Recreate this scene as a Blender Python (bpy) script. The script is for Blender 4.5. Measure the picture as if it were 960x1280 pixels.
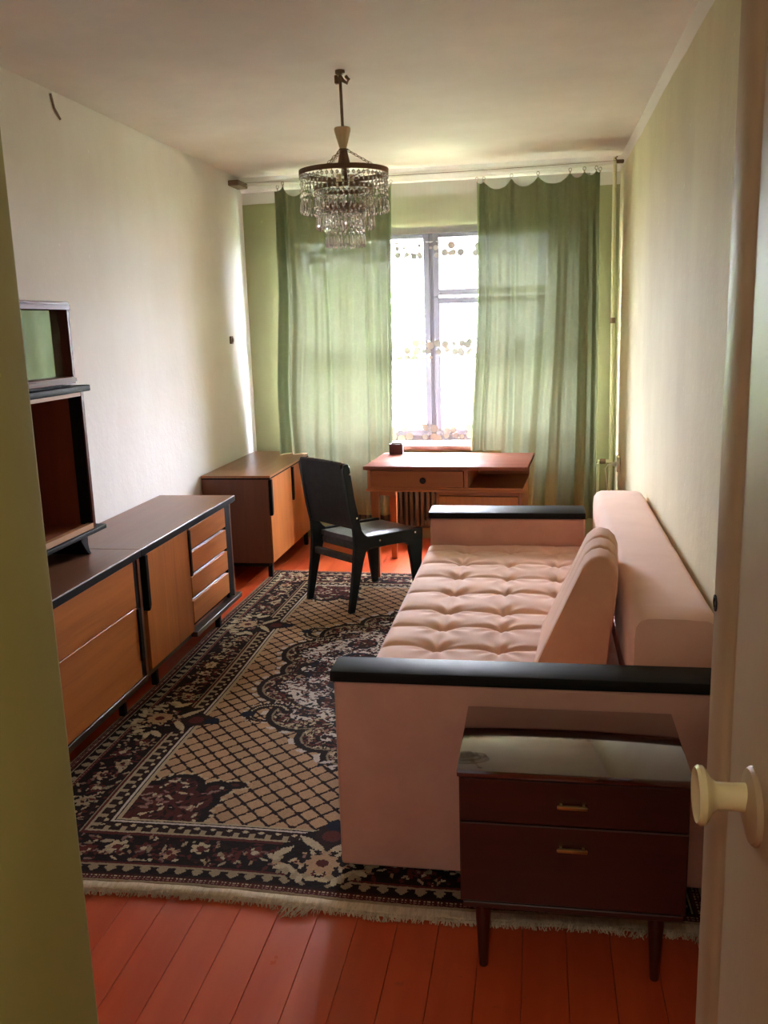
import bpy, bmesh, math, random
import numpy as np
from mathutils import Vector, Matrix, noise as mnoise
for o in list(bpy.data.objects): bpy.data.objects.remove(o)
SC = bpy.context.scene
COL = SC.collection
random.seed(7); RNG = np.random.default_rng(7)
PI = math.pi

# ------------------------------------------------------------------ camera
FPX, HCAM = 1132.0, 1.523
def _cam():
    cx, cy = 480, 640
    dy = np.array([673.5-cx, 399-cy, FPX]); dy /= np.linalg.norm(dy)
    dz = np.array([652-cx, 6100-cy, FPX]); dz -= dy*(dz@dy); dz /= np.linalg.norm(dz)
    dx = np.cross(dz, dy)
    if dx[0] < 0: dx = -dx
    R = np.stack([dx, dy, -dz])            # world = R @ (right, down, forward)
    cd = bpy.data.cameras.new('camera'); co = bpy.data.objects.new('camera', cd); COL.objects.link(co)
    M = Matrix.Identity(4)
    for i in range(3):
        M[i][0] = R[i][0]; M[i][1] = -R[i][1]; M[i][2] = -R[i][2]
    M[0][3], M[1][3], M[2][3] = 0, 0, HCAM
    co.matrix_world = M
    cd.sensor_fit = 'HORIZONTAL'; cd.sensor_width = 36.0; cd.lens = 36.0*FPX/960.0
    cd.clip_start = 0.02; cd.clip_end = 300
    SC.camera = co
_cam()

# ------------------------------------------------------------------ world, sun, portal, exposure
W = bpy.data.worlds.new('world'); SC.world = W; W.use_nodes = True
wn = W.node_tree; wn.nodes.clear()
wo = wn.nodes.new('ShaderNodeOutputWorld'); wb = wn.nodes.new('ShaderNodeBackground')
# hazy bright day: a plain gradient from the pale horizon to a bluer zenith, the same all round
wt = wn.nodes.new('ShaderNodeTexCoord'); wx = wn.nodes.new('ShaderNodeSeparateXYZ'); wr = wn.nodes.new('ShaderNodeValToRGB')
wn.links.new(wt.outputs['Generated'], wx.inputs[0]); wn.links.new(wx.outputs[2], wr.inputs[0]); wn.links.new(wr.outputs[0], wb.inputs[0])
wr.color_ramp.elements[0].position = 0.0; wr.color_ramp.elements[0].color = (.57, .56, .65, 1)
wr.color_ramp.elements[1].position = .85; wr.color_ramp.elements[1].color = (1.50, 1.52, 1.80, 1)
wb.inputs['Strength'].default_value = 1.0; wn.links.new(wb.outputs[0], wo.inputs[0])
sd = bpy.data.lights.new('sun', 'SUN'); sd.energy = 1.0; sd.angle = math.radians(0.6); sd.color = (1, .95, .86)
so = bpy.data.objects.new('sun', sd); COL.objects.link(so)
so.rotation_euler = (Vector((0.25, 0.8, -0.95))).to_track_quat('-Z', 'Y').to_euler(); so.location = (0, -5, 12)
hl = bpy.data.lights.new('hall_fill', 'POINT'); hl.shadow_soft_size = .12; hl.energy = .14; hl.color = (1, .9, .76)  # added unseen fill light, no fixture, lifts the dark doorway side
ho = bpy.data.objects.new('hall_fill', hl); COL.objects.link(ho); ho.location = (-.1, -.55, 2.25)
pdl = bpy.data.lights.new('window_portal', 'AREA'); pdl.shape = 'RECTANGLE'; pdl.size = 2.0; pdl.size_y = 1.6
pdl.cycles.is_portal = True
po = bpy.data.objects.new('window_portal', pdl); COL.objects.link(po)
po.location = (-0.815, 6.66, 1.40); po.rotation_euler = (math.radians(-90), 0, 0)
SC.view_settings.view_transform = 'Standard'; SC.view_settings.look = 'None'
SC.view_settings.gamma = 1.0; SC.view_settings.use_curve_mapping = False
SC.view_settings.exposure = 7.2
SC.cycles.max_bounces = 14; SC.cycles.diffuse_bounces = 8; SC.cycles.transmission_bounces = 10
SC.cycles.transparent_max_bounces = 16; SC.cycles.glossy_bounces = 5
SC.cycles.caustics_refractive = False; SC.cycles.caustics_reflective = False
SC.cycles.sample_clamp_indirect = 6.0

# ------------------------------------------------------------------ helpers
def lin(c):
    return tuple((x/12.92 if x <= .04045 else ((x+.055)/1.055)**2.4) for x in [v/255.0 for v in c])
def bm_new(): return bmesh.new()
def box(bm, x0, y0, z0, x1, y1, z1, bev=0.0, seg=2, rot=None):
    vs = [bm.verts.new(p) for p in ((x0,y0,z0),(x1,y0,z0),(x1,y1,z0),(x0,y1,z0),(x0,y0,z1),(x1,y0,z1),(x1,y1,z1),(x0,y1,z1))]
    fs = [bm.faces.new([vs[i] for i in f]) for f in ((3,2,1,0),(4,5,6,7),(0,1,5,4),(1,2,6,5),(2,3,7,6),(3,0,4,7))]
    if bev > 0:
        es = list({e for f in fs for e in f.edges})
        bmesh.ops.bevel(bm, geom=es, offset=bev, segments=seg, profile=.5, affect='EDGES', clamp_overlap=True)
    return bm
def prism(bm, pts, axis, a, b, bev=0.0, seg=2):
    """polygon pts (2D) extruded along axis from a to b; 2D coords fill the other two axes in order."""
    def mk(p, t):
        return {'x': (t, p[0], p[1]), 'y': (p[0], t, p[1]), 'z': (p[0], p[1], t)}[axis]
    v0 = [bm.verts.new(mk(p, a)) for p in pts]; v1 = [bm.verts.new(mk(p, b)) for p in pts]
    n = len(pts); fs = [bm.faces.new(v0), bm.faces.new(v1[::-1])]
    for i in range(n):
        fs.append(bm.faces.new([v0[i], v1[i], v1[(i+1) % n], v0[(i+1) % n]]))
    bmesh.ops.recalc_face_normals(bm, faces=fs)
    if bev > 0:
        es = list({e for f in fs for e in f.edges})
        bmesh.ops.bevel(bm, geom=es, offset=bev, segments=seg, profile=.5, affect='EDGES', clamp_overlap=True)
    return bm
def lathe(bm, prof, n=24, c=(0, 0, 0), axis='z'):
    rings = []
    for r, h in prof:
        ring = []
        for i in range(n):
            a = 2*PI*i/n; p = (r*math.cos(a), r*math.sin(a), h)
            if axis == 'x': p = (h, r*math.cos(a), r*math.sin(a))
            if axis == 'y': p = (r*math.cos(a), h, r*math.sin(a))
            ring.append(bm.verts.new((p[0]+c[0], p[1]+c[1], p[2]+c[2])))
        rings.append(ring)
    fs = []
    for a, b in zip(rings, rings[1:]):
        for i in range(n): fs.append(bm.faces.new([a[i], a[(i+1) % n], b[(i+1) % n], b[i]]))
    if prof[0][0] > 1e-5: fs.append(bm.faces.new(rings[0][::-1]))
    if prof[-1][0] > 1e-5: fs.append(bm.faces.new(rings[-1]))
    bmesh.ops.recalc_face_normals(bm, faces=fs)
    return bm
def tube(bm, pts, r, n=8, cap=True):
    pts = [Vector(p) for p in pts]; rings = []
    for i, p in enumerate(pts):
        t = (pts[min(i+1, len(pts)-1)]-pts[max(i-1, 0)]).normalized()
        u = t.cross(Vector((0, 0, 1)))
        if u.length < .05: u = t.cross(Vector((1, 0, 0)))
        u.normalize(); w = t.cross(u); rr = r[i] if isinstance(r, (list, tuple)) else r
        rings.append([bm.verts.new(p+(u*math.cos(2*PI*k/n)+w*math.sin(2*PI*k/n))*rr) for k in range(n)])
    for a, b in zip(rings, rings[1:]):
        for k in range(n): bm.faces.new([a[k], b[k], b[(k+1) % n], a[(k+1) % n]])
    if cap and n > 2:
        bm.faces.new(rings[0]); bm.faces.new(rings[-1][::-1])
    return bm
def chain(o):
    M = Matrix.Identity(4)
    while o is not None:
        M = Matrix.Translation(o.location) @ o.rotation_euler.to_matrix().to_4x4() @ M; o = o.parent
    return M
def obj(name, bm, m, parent=None, local=False, smooth=35, loc=None):
    """one mesh object; world-space bm is moved into the parent's space unless local"""
    if parent is not None and not local: bm.transform(chain(parent).inverted())
    if loc is not None: bm.transform(Matrix.Translation(Vector(loc)).inverted())
    me = bpy.data.meshes.new(name); bm.to_mesh(me); bm.free()
    if smooth:
        for p in me.polygons: p.use_smooth = True
        me.set_sharp_from_angle(angle=math.radians(smooth))
    if m: me.materials.append(m)
    o = bpy.data.objects.new(name, me); COL.objects.link(o)
    if parent is not None: o.parent = parent
    if loc is not None: o.location = loc
    return o
def thing(name, label, cat, loc=(0, 0, 0), rz=0, group=None):
    o = bpy.data.objects.new(name, None); o.empty_display_size = .1; COL.objects.link(o)
    o.location = loc; o.rotation_euler = (0, 0, rz); o['label'] = label; o['category'] = cat
    if group: o['group'] = group
    return o
def tag(o, label, cat, group=None):
    o['label'] = label; o['category'] = cat
    if group: o['group'] = group
    return o
def struct(name, bm, m, smooth=30):
    o = obj(name, bm, m, smooth=smooth); o['kind'] = 'structure'; return o
def sgroup(name, loc=(0, 0, 0)):
    o = bpy.data.objects.new(name, None); COL.objects.link(o); o.location = loc; o['kind'] = 'structure'; return o

# ------------------------------------------------------------------ materials
def nodes(name):
    m = bpy.data.materials.new(name); m.use_nodes = True
    nt = m.node_tree; nt.nodes.clear()
    out = nt.nodes.new('ShaderNodeOutputMaterial')
    return m, nt, out
def N(nt, kind, **kw):
    n = nt.nodes.new(kind)
    for k, v in kw.items():
        if k in n.inputs.keys() if isinstance(k, str) else False: n.inputs[k].default_value = v
        else: setattr(n, k, v)
    return n
def coords(nt, scale=(1, 1, 1), rnd=False):
    tc = nt.nodes.new('ShaderNodeTexCoord'); mp = nt.nodes.new('ShaderNodeMapping')
    mp.inputs['Scale'].default_value = scale; nt.links.new(tc.outputs['Object'], mp.inputs['Vector'])
    if rnd:
        oi = nt.nodes.new('ShaderNodeObjectInfo'); cm = nt.nodes.new('ShaderNodeCombineXYZ')
        mu = N(nt, 'ShaderNodeMath', operation='MULTIPLY'); mu.inputs[1].default_value = 37.0
        nt.links.new(oi.outputs['Random'], mu.inputs[0])
        for i in range(3): nt.links.new(mu.outputs[0], cm.inputs[i])
        nt.links.new(cm.outputs[0], mp.inputs['Location'])
    return mp.outputs[0]
def ramp(nt, fac, stops):
    r = nt.nodes.new('ShaderNodeValToRGB'); e = r.color_ramp.elements
    while len(e) < len(stops): e.new(.5)
    for el, (p, c) in zip(e, stops):
        el.position = p; el.color = (*c, 1) if len(c) == 3 else c
    nt.links.new(fac, r.inputs[0]); return r.outputs[0]
def noise_tex(nt, vec, scale, detail=4, rough=.55, dist=0):
    n = nt.nodes.new('ShaderNodeTexNoise'); n.inputs['Scale'].default_value = scale
    n.inputs['Detail'].default_value = detail; n.inputs['Roughness'].default_value = rough
    n.inputs['Distortion'].default_value = dist; nt.links.new(vec, n.inputs['Vector']); return n.outputs[0]
def bump(nt, h, strength, dist=.01):
    b = nt.nodes.new('ShaderNodeBump'); b.inputs['Strength'].default_value = strength
    b.inputs['Distance'].default_value = dist; nt.links.new(h, b.inputs['Height']); return b.outputs[0]
def mixc(nt, fac, a, b, mode='MIX'):
    m = nt.nodes.new('ShaderNodeMix'); m.data_type = 'RGBA'; m.blend_type = mode
    for sock, v in ((m.inputs[0], fac), (m.inputs[6], a), (m.inputs[7], b)):
        if hasattr(v, 'node') : nt.links.new(v, sock)
        else: sock.default_value = v if isinstance(v, (int, float)) else (*v, 1)
    return m.outputs[2]
def math_n(nt, op, a, b=0.0):
    m = N(nt, 'ShaderNodeMath', operation=op)
    for s, v in ((m.inputs[0], a), (m.inputs[1], b)):
        if hasattr(v, 'node'): nt.links.new(v, s)
        else: s.default_value = v
    return m.outputs[0]
def bsdf(nt, out, col, rough=.5, nrm=None, **kw):
    b = nt.nodes.new('ShaderNodeBsdfPrincipled')
    if hasattr(col, 'node'): nt.links.new(col, b.inputs['Base Color'])
    else: b.inputs['Base Color'].default_value = (*col, 1)
    if hasattr(rough, 'node'): nt.links.new(rough, b.inputs['Roughness'])
    else: b.inputs['Roughness'].default_value = rough
    if nrm is not None: nt.links.new(nrm, b.inputs['Normal'])
    for k, v in kw.items(): b.inputs[k].default_value = v
    nt.links.new(b.outputs[0], out.inputs[0]); return b
def mottled(name, c1, c2, scale=6, rough=.6, stretch=(1, 1, 1), bmp=.15, bscale=60, rnd=False, metal=0.0, lo=.3, hi=.7, bdist=.004, **kw):
    m, nt, out = nodes(name); v = coords(nt, stretch, rnd)
    n = noise_tex(nt, v, scale, 6, .6)
    c = ramp(nt, n, [(lo, c1), (hi, c2)])
    n2 = noise_tex(nt, v, bscale, 3)
    bsdf(nt, out, c, rough, bump(nt, n2, bmp, bdist), Metallic=metal, **kw)
    return m
def wood(name, c1, c2, axis='z', rough=.38, grain=26, rnd=True, coat=0.0, spots=None):
    st = {'x': (.06, 1, 1), 'y': (1, .06, 1), 'z': (1, 1, .06)}[axis]
    m, nt, out = nodes(name); v = coords(nt, st, rnd)
    n = noise_tex(nt, v, grain, 8, .65, .6); n2 = noise_tex(nt, v, 3.0, 3, .5, .4)
    f = math_n(nt, 'ADD', math_n(nt, 'MULTIPLY', n, .55), math_n(nt, 'MULTIPLY', n2, .45))
    c = ramp(nt, f, [(.3, c1), (.68, c2)])
    if spots:
        vv = coords(nt); s = noise_tex(nt, vv, 9, 5, .6)
        c = mixc(nt, ramp(nt, s, [(.55, (0, 0, 0)), (.75, (1, 1, 1))]), c, spots)
    rr = math_n(nt, 'ADD', rough-.06, math_n(nt, 'MULTIPLY', n2, .14))
    b = bsdf(nt, out, c, rr, bump(nt, n, .12, .002))
    b.inputs['Coat Weight'].default_value = coat; b.inputs['Coat Roughness'].default_value = .1
    return m
def plain(name, c, rough=.5, metal=0.0, **kw):
    m, nt, out = nodes(name); v = coords(nt); n = noise_tex(nt, v, 40, 3)
    c2 = tuple(x*.82 for x in c)
    bsdf(nt, out, ramp(nt, n, [(.3, c2), (.7, c)]), rough, bump(nt, n, .05, .002), Metallic=metal, **kw); return m

def wall_mat(name, c_main, c_band, zband, wob=.02, c_alt=None, alt_stretch=(1, 1, .25)):
    """painted plaster: main paint up to zband, whitewash above it (a painted boundary)"""
    m, nt, out = nodes(name); v = coords(nt)
    n = noise_tex(nt, v, 1.6, 5, .6); vs = coords(nt, alt_stretch)
    ns = noise_tex(nt, vs, 2.6, 5, .6)
    c = ramp(nt, math_n(nt, 'ADD', math_n(nt, 'MULTIPLY', n, .5), math_n(nt, 'MULTIPLY', ns, .5)), [(.36, c_alt or c_main), (.62, c_main)])
    sp = nt.nodes.new('ShaderNodeTexCoord'); sx = nt.nodes.new('ShaderNodeSeparateXYZ'); nt.links.new(sp.outputs['Object'], sx.inputs[0])
    if zband is not None:
        z = math_n(nt, 'ADD', sx.outputs[2], math_n(nt, 'MULTIPLY', noise_tex(nt, v, 3, 4), wob))
        c = mixc(nt, math_n(nt, 'GREATER_THAN', z, zband+wob*.5), c, c_band)
    sc = noise_tex(nt, v, 34, 4, .5)
    c = mixc(nt, ramp(nt, sc, [(.70, (0, 0, 0)), (.74, (1, 1, 1))]), c, tuple(min(1, x*1.12) for x in c_main))
    bsdf(nt, out, c, .75, bump(nt, math_n(nt, 'ADD', math_n(nt, 'MULTIPLY', n, 2.0), noise_tex(nt, v, 22, 5, .65)), .22, .012))
    return m
M = {}
M['wall_left'] = wall_mat('whitewash_left', lin((233, 230, 229)), None, None, c_alt=lin((224, 219, 215)))
M['wall_right'] = wall_mat('pale_green_wall', lin((222, 214, 178)), lin((234, 228, 222)), 2.44, .03, c_alt=lin((206, 195, 160)))
M['wall_back'] = wall_mat('green_back_wall', lin((170, 170, 128)), lin((228, 226, 220)), 2.36, .012, c_alt=lin((160, 160, 118)))
M['ceiling'] = mottled('ceiling_whitewash', lin((218, 210, 205)), lin((236, 230, 227)), 1.3, .8, bmp=.25, bscale=9, bdist=.012)
M['cornice'] = mottled('cornice_white', lin((226, 222, 216)), lin((244, 241, 236)), 5, .7, bmp=.3, bscale=14, bdist=.01)
M['olive'] = mottled('olive_paint', lin((158, 156, 98)), lin((168, 166, 108)), 4, .75, bmp=.2, bscale=30, **{'Specular IOR Level': .2})
M['hall'] = mottled('hall_paint', lin((120, 110, 80)), lin((140, 128, 96)), 3, .7)
M['door_paint'] = mottled('door_beige_paint', lin((172, 148, 114)), lin((188, 164, 128)), 3, .5, bmp=.25, bscale=45, bdist=.003, **{'Specular IOR Level': .22})
M['knob'] = mottled('knob_cream_plastic', lin((226, 212, 158)), lin((236, 224, 176)), 8, .22, bmp=.02)
M['dark_hole'] = plain('dark_hole', (.01, .008, .006), .8)
M['win_paint'] = mottled('window_lilac_darkened', (.105, .098, .122), (.12, .112, .14), 8, .6, bmp=.1, **{'Specular IOR Level': .1})  # light lilac frame, colour darkened to hold against the blown-out sky
M['sill'] = mottled('sill_paint', lin((120, 80, 66)), lin((140, 96, 82)), 6, .6)
M['floor_base'] = plain('floor_dark_gap', (.02, .008, .005), .9)
m, nt, out = nodes('red_floor_paint'); v = coords(nt, (1, .12, 1), True); n = noise_tex(nt, v, 10, 6, .6)
vf = coords(nt, (1, 1, 1), True); sc_ = noise_tex(nt, vf, 14, 6, .7)
c = ramp(nt, n, [(.3, lin((184, 68, 30))), (.7, lin((204, 86, 42)))])
c = mixc(nt, ramp(nt, sc_, [(.66, (0, 0, 0)), (.74, (.6, .6, .6))]), c, lin((120, 66, 50)))
bsdf(nt, out, c, math_n(nt, 'ADD', .2, math_n(nt, 'MULTIPLY', sc_, .25)), bump(nt, n, .25, .004)); M['plank'] = m
ORANGE1, ORANGE2 = lin((150, 84, 38)), lin((204, 128, 66))
M['veneer'] = wood('orange_veneer', ORANGE1, ORANGE2, 'z', .36, 22)
M['veneer_h'] = wood('orange_veneer_horizontal', ORANGE1, ORANGE2, 'y', .36, 22)
M['veneer_side'] = wood('brown_veneer_side', lin((82, 44, 24)), lin((116, 66, 38)), 'z', .4, 20)
M['veneer_top'] = wood('brown_veneer_top', lin((104, 66, 46)), lin((138, 92, 68)), 'y', .3, 22, spots=lin((120, 92, 76)))
M['veneer_top_light'] = wood('tan_veneer_top', lin((128, 82, 50)), lin((162, 110, 72)), 'y', .3, 22)
M['veneer_in'] = wood('dark_interior_veneer', lin((112, 54, 30)), lin((140, 72, 42)), 'z', .5, 18)
M['redwood'] = wood('reddish_frame_wood', lin((92, 44, 32)), lin((128, 70, 54)), 'y', .3, 20)
M['redwood'].node_tree.nodes['Principled BSDF'].inputs['Specular IOR Level'].default_value = .15
M['redwood_v'] = wood('reddish_frame_wood_vertical', lin((72, 32, 22)), lin((104, 52, 38)), 'z', .3, 20)
M['redwood_v'].node_tree.nodes['Principled BSDF'].inputs['Specular IOR Level'].default_value = .15
M['black'] = mottled('black_lacquer', (.006, .005, .005), (.014, .012, .011), 10, .55, bmp=.05, **{'Specular IOR Level': .1})
M['edge_strip'] = plain('pale_edge_strip', lin((205, 200, 205)), .25, .4)
M['tan_edge'] = wood('raw_tan_edge', lin((176, 128, 88)), lin((206, 158, 116)), 'y', .5, 20)
M['rail_dark'] = wood('dark_plinth_wood', lin((52, 38, 28)), lin((82, 62, 46)), 'y', .35, 24)
M['desk'] = wood('desk_red_brown', lin((142, 78, 42)), lin((180, 110, 62)), 'x', .36, 20)
M['desk_v'] = wood('desk_red_brown_legs', lin((134, 74, 40)), lin((174, 106, 60)), 'z', .36, 20)
M['desk_top'] = wood('desk_top_worn', lin((122, 66, 48)), lin((150, 90, 68)), 'x', .5, 22, spots=lin((156, 104, 82)))
M['desk_top'].node_tree.nodes['Principled BSDF'].inputs['Specular IOR Level'].default_value = .1
M['maho'] = wood('mahogany_gloss', lin((46, 18, 12)), lin((74, 32, 22)), 'x', .10, 16, coat=1.0)
M['maho'].node_tree.nodes['Principled BSDF'].inputs['Coat Roughness'].default_value = .03
M['maho'].node_tree.nodes['Principled BSDF'].inputs['Coat IOR'].default_value = 1.9
M['maho_body'] = wood('mahogany_body', lin((50, 20, 14)), lin((74, 32, 24)), 'x', .3, 16, coat=.2)
M['brass'] = plain('brass_pull', (.55, .4, .16), .3, 1.0)
M['chair_black'] = mottled('chair_blackgreen_paint', (.006, .012, .014), (.012, .020, .022), 12, .42, bmp=.06, **{'Specular IOR Level': .25})
M['leatherette'] = mottled('chair_black_leatherette', (.010, .012, .013), (.020, .022, .023), 30, .5, bmp=.25, bscale=220, bdist=.001, **{'Specular IOR Level': .25})
M['seat_grey'] = mottled('chair_seat_grey_leatherette', lin((70, 70, 76)), lin((96, 94, 98)), 20, .33, bmp=.3, bscale=70, bdist=.002)
M['lining'] = mottled('chair_grey_lining', lin((52, 50, 48)), lin((84, 80, 76)), 14, .85, bmp=.4, bscale=120)
M['stud'] = plain('bright_stud', lin((210, 205, 190)), .25, .9)
M['metal_dark'] = plain('aged_bronze', lin((136, 108, 84)), .5, .3)
M['cup'] = mottled('cream_plastic_cup', lin((206, 184, 142)), lin((220, 200, 160)), 10, .35, bmp=.02)
M['pipe'] = mottled('cream_pipe_paint', lin((206, 204, 160)), lin((220, 218, 178)), 10, .3, bmp=.06)
M['rad'] = mottled('radiator_dull_paint', lin((66, 66, 60)), lin((84, 82, 74)), 8, .6)
M['plastic_white'] = mottled('old_white_plastic', lin((214, 210, 196)), lin((228, 224, 212)), 10, .35, bmp=.02)
M['bracket'] = wood('old_bracket_wood', lin((110, 90, 74)), lin((150, 130, 110)), 'x', .6, 20)
M['cupbox'] = wood('dark_box_wood', lin((58, 34, 28)), lin((84, 52, 44)), 'x', .45, 20)
M['venge'] = wood('black_brown_armrest_wood', lin((20, 19, 17)), lin((40, 38, 34)), 'x', .5, 40)
M['venge'].node_tree.nodes['Principled BSDF'].inputs['Specular IOR Level'].default_value = .08

def fabric(name, c1, c2, sheen=.5, bscale=420):
    m, nt, out = nodes(name); v = coords(nt)
    n = noise_tex(nt, v, 5, 6, .65); n2 = noise_tex(nt, v, bscale, 2)
    c = ramp(nt, n, [(.3, c1), (.7, c2)])
    b = bsdf(nt, out, c, .85, bump(nt, n2, .15, .0015))
    b.inputs['Sheen Weight'].default_value = sheen; b.inputs['Sheen Roughness'].default_value = .4
    b.inputs['Sheen Tint'].default_value = (1, .86, .82, 1); return m
M['velour'] = fabric('pink_tan_velour', lin((226, 180, 156)), lin((236, 194, 170)))
M['velour_arm'] = fabric('pink_tan_velour_arm', lin((200, 150, 130)), lin((214, 164, 142)), .25)
M['velour_cushion'] = fabric('tan_velour_cushion', lin((206, 152, 120)), lin((220, 168, 134)), .3)

# glass: thin pane, mirror, crystal
m, nt, out = nodes('window_glass'); t = nt.nodes.new('ShaderNodeBsdfTransparent'); g = nt.nodes.new('ShaderNodeBsdfGlossy')
g.inputs['Roughness'].default_value = .02; t.inputs[0].default_value = (.94, .96, .95, 1)
mx = nt.nodes.new('ShaderNodeMixShader'); mx.inputs[0].default_value = .06
nt.links.new(t.outputs[0], mx.inputs[1]); nt.links.new(g.outputs[0], mx.inputs[2]); nt.links.new(mx.outputs[0], out.inputs[0]); M['glass'] = m
m, nt, out = nodes('dusty_mirror'); v = coords(nt); n = noise_tex(nt, v, 12, 6, .7)
dr = ramp(nt, n, [(.45, (.16, .16, .16)), (.75, (.45, .45, .45))])
g = nt.nodes.new('ShaderNodeBsdfGlossy'); g.inputs['Roughness'].default_value = .06; g.inputs[0].default_value = (.72, .84, .76, 1)
d = nt.nodes.new('ShaderNodeBsdfDiffuse'); d.inputs[0].default_value = (*lin((150, 165, 150)), 1)
mx = nt.nodes.new('ShaderNodeMixShader'); nt.links.new(dr, mx.inputs[0]); nt.links.new(g.outputs[0], mx.inputs[1]); nt.links.new(d.outputs[0], mx.inputs[2])
nt.links.new(mx.outputs[0], out.inputs[0]); M['mirror'] = m
m, nt, out = nodes('cut_crystal'); b = bsdf(nt, out, (.97, .95, .92), .04); b.inputs['Transmission Weight'].default_value = .86
b.inputs['IOR'].default_value = 1.5; M['crystal'] = m

# green damask curtain: diffuse + translucent with a woven figure
def cloth(name, base, trans, tfrac, open_frac):
    m, nt, out = nodes(name); v = coords(nt, (1, .2, 1))
    vo = nt.nodes.new('ShaderNodeTexVoronoi'); vo.inputs['Scale'].default_value = 17.0; vo.feature = 'DISTANCE_TO_EDGE'
    nd = noise_tex(nt, v, 5, 3, .6); 
    mv = nt.nodes.new('ShaderNodeMix'); mv.data_type = 'VECTOR'; mv.inputs[0].default_value = .08
    nt.links.new(v, mv.inputs[4])
    nc = nt.nodes.new('ShaderNodeTexNoise'); nc.inputs['Scale'].default_value = 6; nt.links.new(v, nc.inputs['Vector']); nt.links.new(nc.outputs['Color'], mv.inputs[5])
    nt.links.new(mv.outputs[1], vo.inputs['Vector'])
    fig = ramp(nt, vo.outputs[0], [(.02, (1, 1, 1)), (.09, (0, 0, 0))])
    vw = coords(nt, (1, .2, .12)); thr = noise_tex(nt, vw, 190, 3, .6)
    c = mixc(nt, math_n(nt, 'MULTIPLY', fig, .2), base, tuple(min(1, x*1.35) for x in base))
    c = mixc(nt, math_n(nt, 'MULTIPLY', thr, .5), c, tuple(x*.7 for x in base))
    ct = mixc(nt, math_n(nt, 'MULTIPLY', fig, .3), trans, tuple(x*.72 for x in trans))
    ct = mixc(nt, math_n(nt, 'MULTIPLY', thr, .55), ct, tuple(x*.6 for x in trans))
    d = nt.nodes.new('ShaderNodeBsdfDiffuse'); t = nt.nodes.new('ShaderNodeBsdfTranslucent')
    nt.links.new(c, d.inputs[0]); nt.links.new(ct, t.inputs[0])
    mx = nt.nodes.new('ShaderNodeMixShader'); mx.inputs[0].default_value = tfrac
    nt.links.new(d.outputs[0], mx.inputs[1]); nt.links.new(t.outputs[0], mx.inputs[2])
    tp = nt.nodes.new('ShaderNodeBsdfTransparent'); mx2 = nt.nodes.new('ShaderNodeMixShader'); mx2.inputs[0].default_value = open_frac
    tp.inputs[0].default_value = (.85, 1, .8, 1)
    nt.links.new(mx.outputs[0], mx2.inputs[1]); nt.links.new(tp.outputs[0], mx2.inputs[2]); nt.links.new(mx2.outputs[0], out.inputs[0])
    return m
M['curtain'] = cloth('green_damask_cloth', lin((152, 164, 128)), lin((78, 79, 63)), .31, .003)
# lace sheer: mostly see-through tulle with denser floral bands
m, nt, out = nodes('white_lace_tulle'); tc = nt.nodes.new('ShaderNodeTexCoord'); sx = nt.nodes.new('ShaderNodeSeparateXYZ'); nt.links.new(tc.outputs['Object'], sx.inputs[0])
v = coords(nt, (1, .1, 1)); vo = nt.nodes.new('ShaderNodeTexVoronoi'); vo.inputs['Scale'].default_value = 19; vo.inputs['Randomness'].default_value = .55; nt.links.new(v, vo.inputs['Vector'])
flo = ramp(nt, vo.outputs['Distance'], [(.52, (1, 1, 1)), (.55, (0, 0, 0))])
tot = None
for zc, hw in ((1.995, .055), (1.345, .065), (0.785, .055)):
    band = math_n(nt, 'LESS_THAN', math_n(nt, 'ABSOLUTE', math_n(nt, 'SUBTRACT', sx.outputs[2], zc)), hw)
    tot = band if tot is None else math_n(nt, 'MAXIMUM', tot, band)
low = math_n(nt, 'LESS_THAN', sx.outputs[2], .84); head = math_n(nt, 'GREATER_THAN', sx.outputs[2], 2.10)
dens = math_n(nt, 'ADD', .22, math_n(nt, 'MULTIPLY', math_n(nt, 'MULTIPLY', tot, flo), .80))
dens = math_n(nt, 'ADD', dens, math_n(nt, 'MULTIPLY', low, .05))
dens = math_n(nt, 'ADD', dens, math_n(nt, 'MULTIPLY', head, .42)); st = noise_tex(nt, coords(nt, (1, .1, .02)), 60, 3); dens = math_n(nt, 'ADD', dens, math_n(nt, 'MULTIPLY', math_n(nt, 'SUBTRACT', st, .5), .08))
d = nt.nodes.new('ShaderNodeBsdfDiffuse'); d.inputs[0].default_value = (.62, .60, .60, 1); t = nt.nodes.new('ShaderNodeBsdfTranslucent'); t.inputs[0].default_value = (.85, .84, .88, 1)
mx = nt.nodes.new('ShaderNodeMixShader'); mx.inputs[0].default_value = .004; nt.links.new(d.outputs[0], mx.inputs[1]); nt.links.new(t.outputs[0], mx.inputs[2])
tp = nt.nodes.new('ShaderNodeBsdfTransparent'); mx2 = nt.nodes.new('ShaderNodeMixShader'); nt.links.new(dens, mx2.inputs[0])
nt.links.new(tp.outputs[0], mx2.inputs[1]); nt.links.new(mx.outputs[0], mx2.inputs[2]); nt.links.new(mx2.outputs[0], out.inputs[0]); M['lace'] = m
M['grass'] = mottled('lawn', lin((62, 68, 50)), lin((80, 84, 64)), 2, .9)
M['leaf'] = mottled('tree_leaf', lin((92, 132, 58)), lin((132, 168, 84)), 1.2, .7)
M['bark'] = mottled('tree_bark', lin((90, 74, 58)), lin((120, 100, 80)), 6, .9)

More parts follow.
